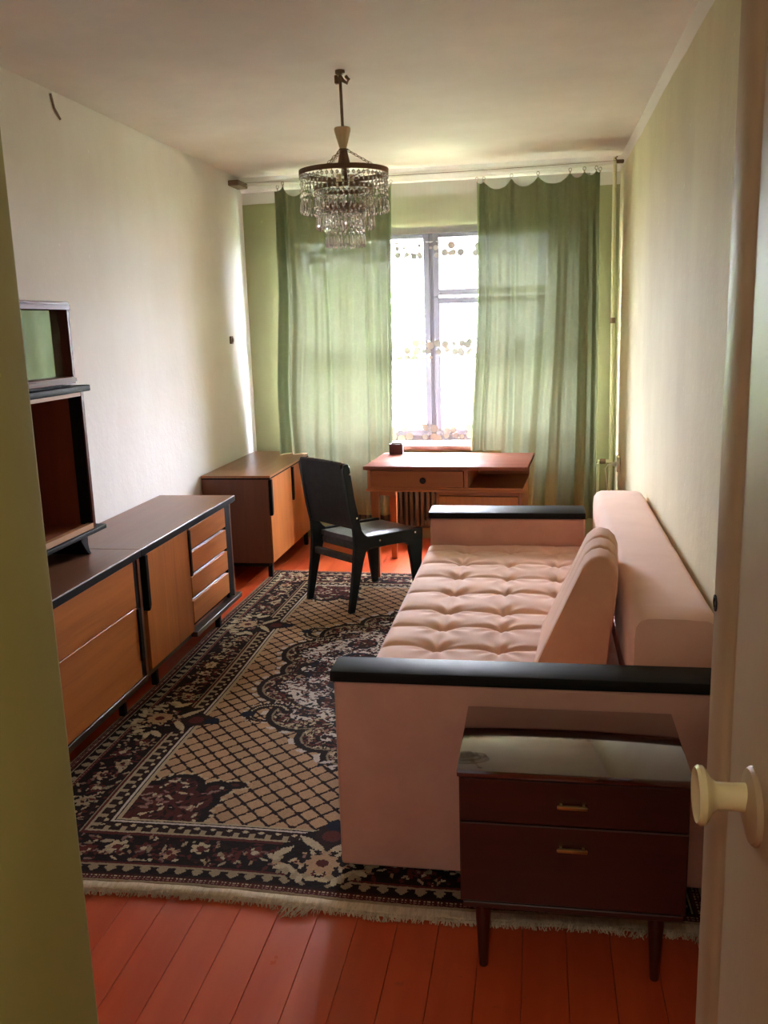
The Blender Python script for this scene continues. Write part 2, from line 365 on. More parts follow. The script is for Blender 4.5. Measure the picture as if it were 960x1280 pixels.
# ------------------------------------------------------------------ room shell
XL, XR, YB, H = -2.03, 0.515, 6.33, 2.53
YF = 0.70                                   # inner face of the doorway wall
WX0, WX1, WZ0, WZ1 = -1.745, 0.15, 0.64, 2.17
fl = struct('floor', box(bm_new(), XL-.2, -1.5, -.14, XR+.2, YB+.3, -.022), M['floor_base'])
pw = .107; x = -.89-pw*12; pk = None; k = 0
while x < XR+.2:
    if pk is None:
        bm = box(bm_new(), -pw/2+.0005, -1.5, -.02, pw/2-.0005, YB+.02, 0, .0012, 1)
        pk = obj('plank', bm, M['plank'], fl, local=True, smooth=0); o = pk
    else:
        o = pk.copy(); COL.objects.link(o); o.parent = fl
    o.location = (x+pw/2, 0, random.uniform(-.0012, .0)); x += pw; k += 1
struct('ceiling', box(bm_new(), XL-.2, -1.5, H, XR+.2, YB+.5, H+.2), M['ceiling'])
struct('wall_left', box(bm_new(), XL-.2, -1.5, -.1, XL, YB+.5, H+.05), M['wall_left'])
struct('wall_right', box(bm_new(), XR, -1.5, -.1, XR+.2, YB+.5, H+.05), M['wall_right'])
bm = bm_new(); yb1 = YB+.42
box(bm, XL-.1, YB, -.1, WX0, yb1, H+.05); box(bm, WX1, YB, -.1, XR+.1, yb1, H+.05)
box(bm, WX0, YB, -.1, WX1, yb1, WZ0); box(bm, WX0, YB, WZ1, WX1, yb1, H+.05)
struct('wall_back', bm, M['wall_back'])
bm = bm_new(); JX = -.594*YF; JR = .285
box(bm, XL-.1, YF-.14, -.02, JX-.03, YF, H+.03); box(bm, JR+.03, YF-.14, -.02, XR+.1, YF, H+.03); box(bm, JX-.03, YF-.14, 2.09, JR+.03, YF, H+.03)
struct('wall_front', bm, M['wall_left'])
struct('wall_hall', box(bm_new(), XL-.1, -1.42, -.02, XR+.1, -1.30, H+.03), M['hall'])
# doorway lining (olive painted) with rounded arrises
bm = bm_new(); box(bm, JX-.09, YF-.19, 0, JX, YF+.0, 2.09, .006, 3); box(bm, JR, YF-.19, 0, JR+.09, YF-.0, 2.09, .006, 3); box(bm, JX-.09, YF-.19, 2.06, JR+.09, YF, 2.15, .006, 3)
struct('trim_1', bm, M['olive'])
# plaster cornice over the window, slightly wavy
bm = bm_new(); rows = []
nx = 60
for i in range(nx+1):
    x = XL+(XR-XL)*i/nx; w = mnoise.noise(Vector((x*2.2, 3.1, 0)))*.008; r = []
    for (dy, z) in ((0, 2.44), (.028, 2.452), (.042, 2.478), (.038, 2.505), (.055, 2.532)):
        r.append(bm.verts.new((x, YB-dy, z+w if z < 2.53 else z)))
    rows.append(r)
for a, b in zip(rows, rows[1:]):
    for j in range(4): bm.faces.new([a[j], b[j], b[j+1], a[j+1]])
bmesh.ops.recalc_face_normals(bm, faces=bm.faces[:]); struct('trim_2', bm, M['cornice'])

# ------------------------------------------------------------------ window
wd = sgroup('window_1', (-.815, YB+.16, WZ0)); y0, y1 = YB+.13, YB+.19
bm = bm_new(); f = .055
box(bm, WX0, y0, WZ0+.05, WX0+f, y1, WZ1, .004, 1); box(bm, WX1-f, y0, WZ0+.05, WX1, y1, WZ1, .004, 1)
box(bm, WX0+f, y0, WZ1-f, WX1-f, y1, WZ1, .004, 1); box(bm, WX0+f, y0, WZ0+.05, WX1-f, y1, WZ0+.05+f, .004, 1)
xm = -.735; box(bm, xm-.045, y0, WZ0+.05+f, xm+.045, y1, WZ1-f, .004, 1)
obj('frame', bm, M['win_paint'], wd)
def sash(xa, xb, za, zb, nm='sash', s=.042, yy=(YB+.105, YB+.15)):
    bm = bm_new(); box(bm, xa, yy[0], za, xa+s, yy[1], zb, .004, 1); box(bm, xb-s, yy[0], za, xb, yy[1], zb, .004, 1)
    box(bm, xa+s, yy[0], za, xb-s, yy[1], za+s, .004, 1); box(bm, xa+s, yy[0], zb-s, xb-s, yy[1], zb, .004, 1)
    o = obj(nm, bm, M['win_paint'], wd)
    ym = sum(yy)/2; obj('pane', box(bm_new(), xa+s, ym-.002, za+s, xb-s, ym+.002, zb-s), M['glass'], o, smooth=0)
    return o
zlo, zhi = WZ0+.09, WZ1-.035
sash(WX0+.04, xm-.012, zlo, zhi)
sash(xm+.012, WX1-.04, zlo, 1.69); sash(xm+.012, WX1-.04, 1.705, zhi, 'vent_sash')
bm = bm_new(); box(bm, xm-.03, YB+.078, 1.28, xm-.012, YB+.106, 1.40, .003, 1); tube(bm, [(xm-.02, YB+.08, 1.34), (xm-.02, YB+.05, 1.34), (xm-.02, YB+.045, 1.26)], .006, 8)
obj('handle', bm, M['stud'], wd)
obj('sill', box(bm_new(), WX0-.05, YB-.10, WZ0+.01, WX1+.05, YB+.13, WZ0+.045, .006, 2), M['sill'], wd)

# ------------------------------------------------------------------ door leaf on the right and its knob
dr = sgroup('door_1', (.268, .60, 0))
xd0, xd1, yd0, yd1 = .228, .268, .60, 1.20
pts = [(xd0+.007, yd1), (xd0+.001, yd1-.004), (xd0, yd1-.012), (xd0, yd1-.085), (xd0+.004, yd1-.092), (xd0+.009, yd1-.10), (xd0+.009, yd1-.115), (xd0+.006, yd1-.122), (xd0+.006, yd0+.1), (xd0+.009, yd0+.09), (xd0, yd0+.08), (xd0, yd0), (xd1, yd0), (xd1, yd1)]
obj('leaf', prism(bm_new(), pts, 'z', .012, 2.045), M['door_paint'], dr)
zk, yk = 1.005, .955
bm = bm_new(); lathe(bm, [(.043, .009), (.043, .004), (.040, 0), (.028, -.003), (.018, -.006)], 32, (xd0, yk, zk-.01), 'x'); obj('rose', bm, M['door_paint'], dr)
bm = bm_new(); lathe(bm, [(.016, .0), (.015, -.018), (.0155, -.034), (.020, -.040), (.028, -.044), (.032, -.048), (.0325, -.053), (.030, -.056), (.024, -.054), (.014, -.050), (.0, -.049)], 32, (xd0, yk, zk), 'x'); obj('knob', bm, M['knob'], dr)
bm = bm_new(); lathe(bm, [(.011, .004), (.011, -.0015), (.007, -.002), (.0065, .003), (0, .003)], 16, (xd0, yd1-.018, 1.155), 'x'); obj('latch_hole', bm, M['dark_hole'], dr)

# ------------------------------------------------------------------ outside: lawn and trees seen washed out through the lace
struct('ground', box(bm_new(), -60, YB+1.2, -3.4, 60, 120, -3.2), M['grass'])
def tree(x, y, hgt, cr, label, seed):
    rng = random.Random(seed); t = thing('tree', label, 'tree', (x, y, -3.2), 0, 'trees beyond the window')
    bm = bm_new(); tube(bm, [(x, y, -3.25), (x+.1, y, -3.2+hgt*.4), (x, y, -3.2+hgt*.8)], [.22, .17, .06], 8); obj('trunk', bm, M['bark'], t)
    bm = bm_new()
    for i in range(1500):
        a, b, r = rng.uniform(0, 2*PI), rng.uniform(-1, 1), rng.random()**.33
        s = math.sqrt(1-b*b); p = Vector((x+cr*r*s*math.cos(a), y+cr*r*s*math.sin(a), -3.2+hgt*.66+hgt*.36*r*b))
        u = Vector((rng.uniform(-1, 1), rng.uniform(-1, 1), rng.uniform(-1, 1))).normalized(); w = u.orthogonal().normalized(); q = rng.uniform(.10, .19)
        bm.faces.new([bm.verts.new(p+u*q), bm.verts.new(p+w*q*.6), bm.verts.new(p-u*q), bm.verts.new(p-w*q*.6)])
    o = obj('foliage', bm, M['leaf'], t, smooth=0); o['kind'] = 'stuff'
tree(-5.2, 24, 6.2, 2.6, 'pale washed-out tree seen through the left window pane behind the lace', 1)
tree(2.2, 27, 5.4, 2.4, 'low washed-out tree beyond the right window pane behind the lace', 2)

# ------------------------------------------------------------------ curtains
def cloth_sheet(nu, nv, fn):
    bm = bm_new(); g = [[bm.verts.new(fn(i/nu, j/nv)) for i in range(nu+1)] for j in range(nv+1)]
    for j in range(nv):
        for i in range(nu): bm.faces.new([g[j][i], g[j+1][i], g[j+1][i+1], g[j][i+1]])
    return bm
def sstep(a, b, x):
    t = min(1, max(0, (x-a)/(b-a))); return t*t*(3-2*t)
YC = 6.09
def make_curtain(hooks, ztop, folds, xl, xr, zbot, seed, sag, wall_side):
    """hooks: u positions; folds: (u, width, depth, drift)"""
    def top(u):
        for a, b in zip(hooks, hooks[1:]):
            if a <= u <= b:
                t = (u-a)/(b-a); w = (b-a)
                return ztop(u)-sag*min(1.0, w/.18)*(4*t*(1-t))**.8
        return ztop(u)-.008
    def fn(u, v):
        z0 = top(u); z = z0+(zbot(u)-z0)*v
        hang = sstep(0, .25, v)
        y = YC
        for (fu, fw, fd, dr) in folds:
            c = fu+dr*v; y -= fd*(.35+.65*hang)*math.exp(-((u-c)/fw)**2)
        for a, b in zip(hooks, hooks[1:]):
            if a <= u <= b:
                t = (u-a)/(b-a); y -= .02*(1-hang)*math.sin(PI*t)*min(1, (b-a)/.15)
        y += .012*mnoise.noise(Vector((u*9+seed, v*2.5, 0)))*hang+.004*mnoise.noise(Vector((u*40+seed, v*5, 1)))
        eo = (u if wall_side == 0 else 1-u); y += (.185 if wall_side == 0 else .085)*(1-sstep(0, .05, eo))
        x = xl(v)+(xr(v)-xl(v))*u+.006*mnoise.noise(Vector((u*5, v*3, seed)))
        return (x, y, z)
    return fn
lf = make_curtain([0.0, .105, .30, .50, .70, .88, 1.0], lambda u: 2.445-.035*u,
    [(.03, .025, .05, .02), (.095, .02, -.045, .03), (.15, .025, .04, .02), (.30, .03, .02, .05), (.43, .02, -.022, .07), (.52, .05, .02, .04), (.64, .04, -.012, .03),
     (.77, .012, .016, .05), (.82, .02, -.02, .05), (.90, .02, .026, .03), (.95, .015, -.02, .02), (.99, .015, .03, .0)],
    lambda v: -1.755-.055*sstep(.3, .85, v), lambda v: -.945-.045*v,
    lambda u: (.657 if u < .27 else (.22 if u > .34 else .657-.437*sstep(.27, .34, u))), 1.0, .075, 0)
def hooks_for(root, fn, hs, name='curtain_clip'):
    for u in hs:
        p = Vector(fn(u, 0)); bm = bm_new()
        tube(bm, [p+Vector((.009*math.sin(a), 0, .012-.011*math.cos(a))) for a in [2*PI*i/10 for i in range(11)]], .0022, 6)
        box(bm, p.x-.004, p.y-.004, p.z-.012, p.x+.004, p.y+.004, p.z+.004, .001, 1)
        obj(name, bm, M['stud'], root)
ct = thing('curtain', 'left green damask curtain with its lower left hem resting on the sideboard top', 'curtain', (-1.35, YC, .22), 0, 'green curtains at the window')
obj('cloth_panel', cloth_sheet(170, 70, lf), M['curtain'], ct, smooth=180)
hooks_for(ct, lf, [0.0, .105, .30, .50, .70, .88, 1.0])
rf = make_curtain([0.0, .06, .285, .495, .755, .87, .965, 1.0], lambda u: 2.395+.03*u,
    [(.02, .015, .05, 0), (.07, .014, -.03, .0), (.10, .015, .03, .0), (.16, .02, -.02, .02), (.27, .022, .04, .0), (.31, .018, -.02, .0), (.42, .03, .018, -.05), (.52, .03, -.03, -.1),
     (.60, .022, .028, -.12), (.68, .025, -.028, -.1), (.76, .022, .03, -.08), (.84, .02, -.03, -.02), (.90, .02, .04, 0), (.945, .015, -.03, 0), (.985, .018, .045, 0)],
    lambda v: -.392-.055*sstep(.4, 1, v), lambda v: .378+.008*v,
    lambda u: .668 if u < .24 else (.20 if u > .31 else .668-.468*sstep(.24, .31, u)), 7.0, .062, 1)
ct = thing('curtain', 'right green damask curtain hanging behind the sofa end and desk', 'curtain', (0, YC, .2), 0, 'green curtains at the window')
obj('cloth_panel', cloth_sheet(170, 70, rf), M['curtain'], ct, smooth=180)
hooks_for(ct, rf, [0.0, .06, .285, .495, .755, .87, .965, 1.0])
# lace
def lace(u, v):
    x = -1.695+2.015*u; z = 2.425+(.675+.012*math.sin(u*60)-2.425)*v
    y = 6.205+.014*math.sin(u*46+1.5*v)*(.4+.6*v)+.012*mnoise.noise(Vector((u*16, v*2, 4)))
    return (x, y, z)
o = obj('lace_curtain', cloth_sheet(220, 50, lace), M['lace'], smooth=180); tag(o, 'sheer white lace curtain with floral bands between the green curtains', 'curtain')
# rail wire and its end blocks
cr = thing('curtain_rail', 'thin curtain wire strung under the ceiling between two wall blocks', 'curtain rail', (-.75, YC, 2.44))
bm = bm_new(); tube(bm, [(-2.0+2.47*i/24, YC+.005, 2.468+.002*i/24-.010*math.sin(PI*i/24)) for i in range(25)], .0018, 6); obj('wire', bm, M['stud'], cr)
bm = bm_new(); tube(bm, [(-2.0+2.48*i/24, 6.205, 2.468-.028*math.sin(PI*i/24)) for i in range(25)], .002, 6); obj('wire', bm, M['plastic_white'], cr)
obj('end_block', box(bm_new(), -2.03, 6.05, 2.45, -1.955, 6.24, 2.485, .004, 1), M['bracket'], cr)
bm = bm_new(); box(bm, .470, 6.07, 2.452, .515, 6.10, 2.472, .004, 1); tube(bm, [(.475, 6.08, 2.465), (.462, 6.07, 2.482), (.475, 6.07, 2.49)], .005, 6); obj('end_block', bm, M['metal_dark'], cr)

# ------------------------------------------------------------------ radiator under the window
rd = thing('radiator', 'ribbed cast iron radiator under the window behind the desk', 'radiator', (-.8, 6.24, .1))
sec = None
for i in range(12):
    if sec is None:
        bm = bm_new(); box(bm, -.034, -.05, .02, -.006, .05, .50, .012, 2); box(bm, .006, -.05, .02, .034, .05, .50, .012, 2); box(bm, -.036, -.04, .0, .036, .04, .06, .015, 2); box(bm, -.036, -.04, .46, .036, .04, .52, .015, 2)
        sec = o = obj('radiator_section', bm, M['rad'], rd, local=True)
    else:
        o = sec.copy(); COL.objects.link(o); o.parent = rd
    o.location = (-.45+.078*i, 0, 0)
for a, b in (((.42, 0, .44), (.85, 0, .44)), ((.42, 0, .06), (.85, 0, .06)), ((-.45, 0, .01), (-.45, 0, -.1)), ((.33, 0, .01), (.33, 0, -.1))): obj('support_pipe', tube(bm_new(), [a, b], .012, 8), M['pipe'], rd, local=True)
# riser pipe in the corner
pp = thing('heating_pipe', 'cream painted vertical heating pipe in the right corner by the curtain', 'pipe', (.488, 6.28, 0))
bm = bm_new(); tube(bm, [(.486, 6.285, 0), (.487, 6.282, .7), (.484, 6.285, 1.3), (.478, 6.285, 2.0), (.476, 6.285, 2.52)], .0135, 12); obj('riser', bm, M['pipe'], pp)
bm = bm_new(); tube(bm, [(.487, 6.26, .565), (.400, 6.24, .566), (.398, 6.24, .55), (.398, 6.24, .02)], .012, 10); obj('branch', bm, M['pipe'], pp)
obj('coupling', lathe(bm_new(), [(.017, -.02), (.019, -.012), (.019, .012), (.017, .02)], 12, (.430, 6.245, .566), 'x'), M['metal_dark'], pp); obj('pipe_clip', lathe(bm_new(), [(.018, -.018), (.018, .018)], 12, (.482, 6.285, 1.50), 'z'), M['metal_dark'], pp)
# socket + cord on right wall, switch on left wall
sk = thing('socket', 'square white wall socket with plug and cord on the right wall by the curtain', 'socket', (.515, 5.9, .6))
obj('plate', box(bm_new(), .492, 5.85, .555, .514, 5.95, .65, .006, 2), M['plastic_white'], sk)
bm = bm_new(); tube(bm, [(.494, 5.9, .60), (.470, 5.9, .60)], [.016, .012], 10); tube(bm, [(.472, 5.9, .60), (.44, 5.905, .595), (.425, 5.91, .57), (.44, 5.93, .45), (.45, 5.93, .3), (.45, 5.95, .03)], .004, 6); obj('plug_cord', bm, M['plastic_white'], sk)
bm = bm_new(); box(bm, -2.029, 5.88, 1.425, -2.016, 5.925, 1.475, .003, 1); box(bm, -2.017, 5.893, 1.437, -2.008, 5.912, 1.463, .002, 1)
o = obj('wall_switch', bm, M['bracket']); tag(o, 'small grey switch box on the left whitewashed wall near the corner', 'switch')
bm = bm_new(); tube(bm, [(-2.026, 3.80, 2.515), (-2.022, 3.812, 2.46), (-2.024, 3.86, 2.425)], .005, 6)
o = obj('cable_loop', bm, M['bracket']); tag(o, 'short curved cable end on the left wall under the ceiling', 'cable')

# ------------------------------------------------------------------ rug
RX0, RX1, RY0, RY1 = -1.66, .44, 2.115, 5.35
def build_rug():
    s = .0046; nx = int((RX1-RX0)/s); ny = int((RY1-RY0)/s)
    xs = (np.arange(nx)+.5)*(RX1-RX0)/nx; ys = (np.arange(ny)+.5)*(RY1-RY0)/ny
    WX, WY = RX1-RX0, RY1-RY0
    hx, hy = (nx+1)//2, (ny+1)//2
    X, Y = np.meshgrid(xs[:hx], ys[:hy]); C = np.zeros((hy, hx, 3))
    rng = np.random.default_rng(3)
    DK, DK2, CR, TAN, MAR, PINK, NAVY, WHT, BEI = [np.array(lin(c)) for c in ((34, 21, 18), (46, 28, 22), (196, 176, 142), (186, 150, 114), (92, 40, 34), (150, 112, 100), (28, 28, 40), (206, 192, 178), (170, 150, 118))]
    d = np.minimum(X*.33/.36, Y)                      # border distance (left border is a little wider)
    along = np.where(X*.33/.36 < Y, Y, X)
    def put(mask, col): C[mask] = col
    def ell(cx, cy, rx, ry, a, col, hole=None):
        R = max(rx, ry)*1.05
        i0, i1 = np.searchsorted(xs[:hx], [cx-R, cx+R]); j0, j1 = np.searchsorted(ys[:hy], [cy-R, cy+R])
        if i1 <= i0 or j1 <= j0: return
        xx, yy = X[j0:j1, i0:i1]-cx, Y[j0:j1, i0:i1]-cy
        ca, sa = math.cos(a), math.sin(a); p = xx*ca+yy*sa; q = -xx*sa+yy*ca
        e = (p/rx)**2+(q/ry)**2; mk = e <= 1
        if hole: mk &= e >= hole
        C[j0:j1, i0:i1][mk] = col
    def leafy(cx, cy, L, a, col, w=.36):               # pointed leaf made of three ellipses
        ell(cx, cy, L*.5, L*.5*w, a, col); ell(cx+.3*L*math.cos(a), cy+.3*L*math.sin(a), L*.3, L*.3*w*.6, a, col)
    def rosette(cx, cy, r, c1, c2, n=6, rot=0):
        for k in range(n):
            a = rot+2*PI*k/n; ell(cx+r*.62*math.cos(a), cy+r*.62*math.sin(a), r*.42, r*.3, a, c1)
        ell(cx, cy, r*.36, r*.36, 0, c2)
    def arc(cx, cy, r, a0, a1, w, col, n=26, taper=True):
        for k in range(n):
            t = k/(n-1); a = a0+(a1-a0)*t; ww = w*(1-.6*t if taper else 1); ell(cx+r*math.cos(a), cy+r*math.sin(a), ww, ww, 0, col)
    # --- field with lattice
    C[:] = TAN
    tone = rng.normal(1, .05, (hy, hx, 1))
    u = (X-(-.935-RX0))/.0765; v = (Y-(2.732-RY0))/.0825
    a, b = u+v, u-v
    da = np.abs(a-np.round(a)); db = np.abs(b-np.round(b))
    nd = np.clip(1-np.hypot(da, db)/.3, 0, 1)
    cell = np.sin(np.floor(a)*12.9+np.floor(b)*78.2)*43758.5; cell = cell-np.floor(cell)
    C *= (.9+.2*cell)[..., None]
    lat = (np.minimum(da, db) < .075+.06*nd); put(lat, np.array(lin((40, 22, 16))))
    # --- medallion (quarter), centre at the rug centre
    MX, MY = WX/2, WY/2
    lobes = [(-.40, -.20, .175), (-.41, 0, .12), (-.30, -.47, .15), (-.16, -.66, .12), (-.06, -.80, .085), (-.25, -.25, .25), (-.1, -.4, .25), (0, 0, .40), (-.05, -.62, .14), (-.2, -.1, .28)]
    def sd(shrink):
        D = np.full(X.shape, 9.0)
        for lx, ly, r in lobes: D = np.minimum(D, np.hypot(X-MX-lx, Y-MY-ly)-r)
        return D+shrink
    D = sd(0)
    th = np.arctan2(Y-MY, X-MX)
    put((D < .034) & (D > 0) & (np.sin(th*64+D*60) > .25), WHT)        # feathered pale edge
    put(D < .012, DK)
    put(D < -.085, WHT)
    put((D < -.012) & (D > -.02), BEI*.7)
    # speckles within dark band
    pts = np.argwhere((D < -.02) & (D > -.08))
    for j, i in pts[rng.choice(len(pts), 360, replace=False)]:
        col = [CR, MAR, PINK, BEI, MAR][rng.integers(5)]; ell(xs[i], ys[j], rng.uniform(.007, .017), .0045, rng.uniform(0, PI), col)
    # inner motifs on white ground
    for lx, ly, r in ((-.20, -.14, .095), (-.22, -.34, .075), (-.05, -.30, .085), (-.11, -.55, .06), (-.33, -.20, .05), (-.30, -.45, .05), (0, -.06, .16), (-.02, -.52, .06), (-.35, -.04, .06), (-.12, .02, .08), (-.03, -.70, .05)):
        cx, cy = MX+lx, MY+ly
        ell(cx, cy, r*1.0, r*.85, rng.uniform(0, PI), NAVY); ell(cx, cy, r*.8, r*.66, 0, DK2)
        for k in range(int(r*170)):
            ell(cx+rng.uniform(-.7, .7)*r, cy+rng.uniform(-.6, .6)*r, rng.uniform(.007, .015), .005, rng.uniform(0, PI), [WHT, MAR, BEI, PINK][rng.integers(4)])
    pts = np.argwhere((D < -.085))
    for j, i in pts[rng.choice(len(pts), 800, replace=False)]:
        ell(xs[i], ys[j], rng.uniform(.008, .017), .005, rng.uniform(0, PI), [MAR, DK, NAVY, DK2, PINK*.7][rng.integers(5)])
    # hooks
    for sx_, sy_ in ((-.475, -.475),):
        cx, cy = MX+sx_, MY+sy_
        arc(cx+.02, cy, .075, .3, 4.9, .026, DK, 40); arc(cx+.02, cy, .075, .5, 4.7, .006, CR, 30)
        for k in range(14): leafy(cx+.02+.102*math.cos(.4+k*.3), cy+.102*math.sin(.4+k*.3), .02, .4+k*.3, WHT)
        ell(cx-.06, cy-.02, .03, .026, .3, NAVY)
    for k in range(10): leafy(MX-.1+rng.uniform(-.08, .1), MY-.86+rng.uniform(-.05, .05), .05, rng.uniform(0, PI), [DK, NAVY, WHT, DK, MAR][k % 5])
    # --- field corner spandrel
    fx, fy = X-.36, Y-.33
    Dc = np.minimum(np.hypot(fx-.03, fy-.03)-.20, np.minimum(np.hypot(fx-.19, fy-.12)-.085, np.hypot(fx-.11, fy-.2)-.085))
    Dc = np.minimum(Dc, np.minimum(np.hypot((fx-.30), (fy-.235)*1.6)-.035, np.hypot(fx-.24, fy-.2)-.05)); Dc = np.minimum(Dc, np.hypot(fx-.2, fy-.03)-.07)
    thc = np.arctan2(fy, fx)
    put((Dc < .022) & (Dc > 0) & (np.sin(thc*60) > .2), CR); put(Dc < .006, DK); put(Dc < -.02, MAR*.75)
    pts = np.argwhere((Dc < -.02) & (fx > -.02) & (fy > -.02))
    for j, i in pts[rng.choice(len(pts), 150, replace=False)]: ell(xs[i], ys[j], rng.uniform(.008, .02), .006, rng.uniform(0, PI), [CR, DK, DK2, PINK, MAR, DK][rng.integers(6)])
    # --- border layers
    put(d < .328, DK); put((d < .328) & (d > .318), CR*.9); put((d < .312) & (d > .304), WHT); 
    ph = along/.052; tri = np.abs(ph-np.round(ph))
    put((d < .300) & (d > .258), DK2)
    put((d < .296) & (d > .268) & (np.hypot(tri*.052/.010, (d-.288)/.006) < 1), CR)
    put((d < .282) & (d > .258) & (tri > .32), BEI)
    put((d < .258) & (d > .250), CR*.8); put((d < .250) & (d > .236), MAR); put((d < .241) & (d > .238), CR*.6)
    put((d < .236) & (d > .098), DK)
    put((d < .098) & (d > .086), MAR); put((d < .094) & (d > .090) & (np.sin(along*400) > 0), PINK)
    put((d < .086) & (d > .044), BEI*.85)
    put((d < .080) & (d > .048) & (tri < .30+.12*np.sin(d*160)), DK); put((d < .052) & (d > .046) & (tri > .4), DK)
    put((d < .044) & (d > .036), DK2); put((d < .036) & (d > .014), MAR*.8); put((d < .031) & (d > .027) & (np.sin(along*520) > 0), CR); put((d < .021) & (d > .018) & (np.sin(along*520) > 0), PINK)
    put(d < .014, BEI*.9)
    # main border flowers (both arms)
    def bpt(side, t, off):       # side 0: front arm (along x), 1: left arm (along y)
        return (t, off) if side == 0 else (off*.36/.33, t)
    for side, Lh in ((0, WX/2), (1, WY/2)):
        t = .16
        while t < Lh:
            cx, cy = bpt(side, t, .167+.02*math.sin(t*31)); c1, c2 = [(CR, MAR), (BEI, DK), (MAR, CR), (TAN, MAR)][rng.integers(4)]
            rosette(cx, cy, rng.uniform(.026, .036), c1, c2, 6, rng.uniform(0, 1)); t += .085
        for k in range(int(Lh*230)):
            cx, cy = bpt(side, rng.uniform(.1, Lh), rng.uniform(.104, .23)); ell(cx, cy, rng.uniform(.006, .016), rng.uniform(.0035, .006), rng.uniform(0, PI), [CR, BEI, MAR, TAN*.7, PINK*.8, MAR, MAR, DK2, CR*.7][rng.integers(9)])
        for k in range(int(Lh*16)):
            cx, cy = bpt(side, rng.uniform(.1, Lh), rng.uniform(.11, .225)); leafy(cx, cy, rng.uniform(.03, .05), rng.uniform(0, PI), [CR*.8, BEI*.7, MAR, MAR, DK2][rng.integers(5)])
    # cross-border palmettes on the left arm (two per side) and at the middle of the front arm
    def palm(side, t):
        for k in range(80):
            rr = rng.random()**.5; aa = rng.uniform(0, 2*PI); cx, cy = bpt(side, t+.12*rr*math.cos(aa), .19+.12*rr*math.sin(aa)); ell(cx, cy, rng.uniform(.02, .035), rng.uniform(.015, .03), rng.uniform(0, PI), DK)
        cx, cy = bpt(side, t, .30); ell(cx, cy, .05 if side == 0 else .075, .075 if side == 0 else .05, 0, DK2); ell(cx, cy, .03, .03, 0, MAR)
        cx, cy = bpt(side, t, .36); ell(cx, cy, .03, .03, 0, NAVY)
        for sg in (-1, 1):
            ax = PI/2 if side == 0 else 0
            cx, cy = bpt(side, t+sg*.05, .255); leafy(cx, cy, .10, ax+sg*(.9 if side == 0 else -.9)*-1, CR, .3)
            for k in range(9):
                q = k/8; cx, cy = bpt(side, t+sg*(.02+.13*q), .085+.09*q*q+.012*math.sin(k*2)); leafy(cx, cy, .045, rng.uniform(0, PI), [CR, BEI][k % 2], .5)
            cx, cy = bpt(side, t+sg*.13, .2); leafy(cx, cy, .07, ax+sg*.7, CR, .4)
        for k in range(60):
            rr = rng.random()**.5; aa = rng.uniform(0, 2*PI); cx, cy = bpt(side, t+.09*rr*math.cos(aa), .17+.07*rr*math.sin(aa)); ell(cx, cy, rng.uniform(.006, .014), .005, rng.uniform(0, PI), [BEI, CR, TAN, MAR, PINK][rng.integers(5)])
        cx, cy = bpt(side, t, .16); rosette(cx, cy, .05, TAN, MAR, 8)
    palm(0, WX/2); palm(1, 3.16-RY0)
    cx, cy = .16, .16
    for k in range(60): ell(cx+rng.uniform(-.09, .09), cy+rng.uniform(-.09, .09), rng.uniform(.01, .022), .007, rng.uniform(0, PI), [CR, MAR, BEI, DK][rng.integers(4)])
    # mirror to the full rug
    full = np.zeros((ny, nx, 3)); full[:hy, :hx] = C
    full[:hy, nx-hx:] = C[:, ::-1]; full[:hy, :hx] = C
    full[ny-hy:, :] = full[:hy, :][::-1]; full[:hy, :hx] = C
    full *= rng.normal(1, .06, (ny, nx, 1)).clip(.8, 1.2)
    # mesh
    gx = np.linspace(RX0, RX1, nx+1); gy = np.linspace(RY0, RY1, ny+1); GX, GY = np.meshgrid(gx, gy)
    e = np.minimum(np.minimum(GX-RX0, RX1-GX), np.minimum(GY-RY0, RY1-GY))
    Z = .011*np.clip(e/.006, 0, 1)**.5
    Z += rng.normal(0, .0006, Z.shape)*(e > .004)
    tw = GX.copy()
    GY2 = GY+.010*np.sin(GX*5.1)*np.exp(-(GY-RY0)/.4)-.035*(GX+.6)/1.05*np.clip((GY-RY0)/3.2, 0, 1)
    GX2 = GX+.006*np.sin(GY*4)
    co = np.stack([GX2, GY2, np.maximum(Z, .0015)], -1).reshape(-1, 3).astype(np.float32)
    idx = np.arange((ny+1)*(nx+1)).reshape(ny+1, nx+1)
    q = np.stack([idx[:-1, :-1], idx[:-1, 1:], idx[1:, 1:], idx[1:, :-1]], -1).reshape(-1).astype(np.int32)
    me = bpy.data.meshes.new('pile'); me.vertices.add(len(co)); me.vertices.foreach_set('co', co.ravel())
    me.loops.add(len(q)); me.loops.foreach_set('vertex_index', q); nf = len(q)//4
    me.polygons.add(nf); me.polygons.foreach_set('loop_start', np.arange(0, nf*4, 4, dtype=np.int32))
    me.update(calc_edges=True)
    at = me.attributes.new('pattern', 'FLOAT_COLOR', 'FACE')
    at.data.foreach_set('color', np.concatenate([full, np.ones((ny, nx, 1))], -1).reshape(-1).astype(np.float32))
    m, nt, out = nodes('woven_pile'); an = nt.nodes.new('ShaderNodeAttribute'); an.attribute_name = 'pattern'
    vv = coords(nt); n1 = noise_tex(nt, vv, 700, 2)
    c = mixc(nt, .35, an.outputs['Color'], mixc(nt, 1.0, an.outputs['Color'], ramp(nt, n1, [(.3, (.5, .5, .5)), (.7, (1, 1, 1))]), 'MULTIPLY'))
    b = bsdf(nt, out, c, .95, bump(nt, n1, .5, .004)); b.inputs['Specular IOR Level'].default_value = .15
    me.materials.append(m)
    r = thing('rug', 'dark patterned rug with cream lattice field and fringe on the red floor', 'rug', (0, 0, 0))
    o = bpy.data.objects.new('pile', me); COL.objects.link(o); o.parent = r
    # fringe at the front end: a woven beige hem and loose knotted strands
    bm = bm_new(); nn = 160
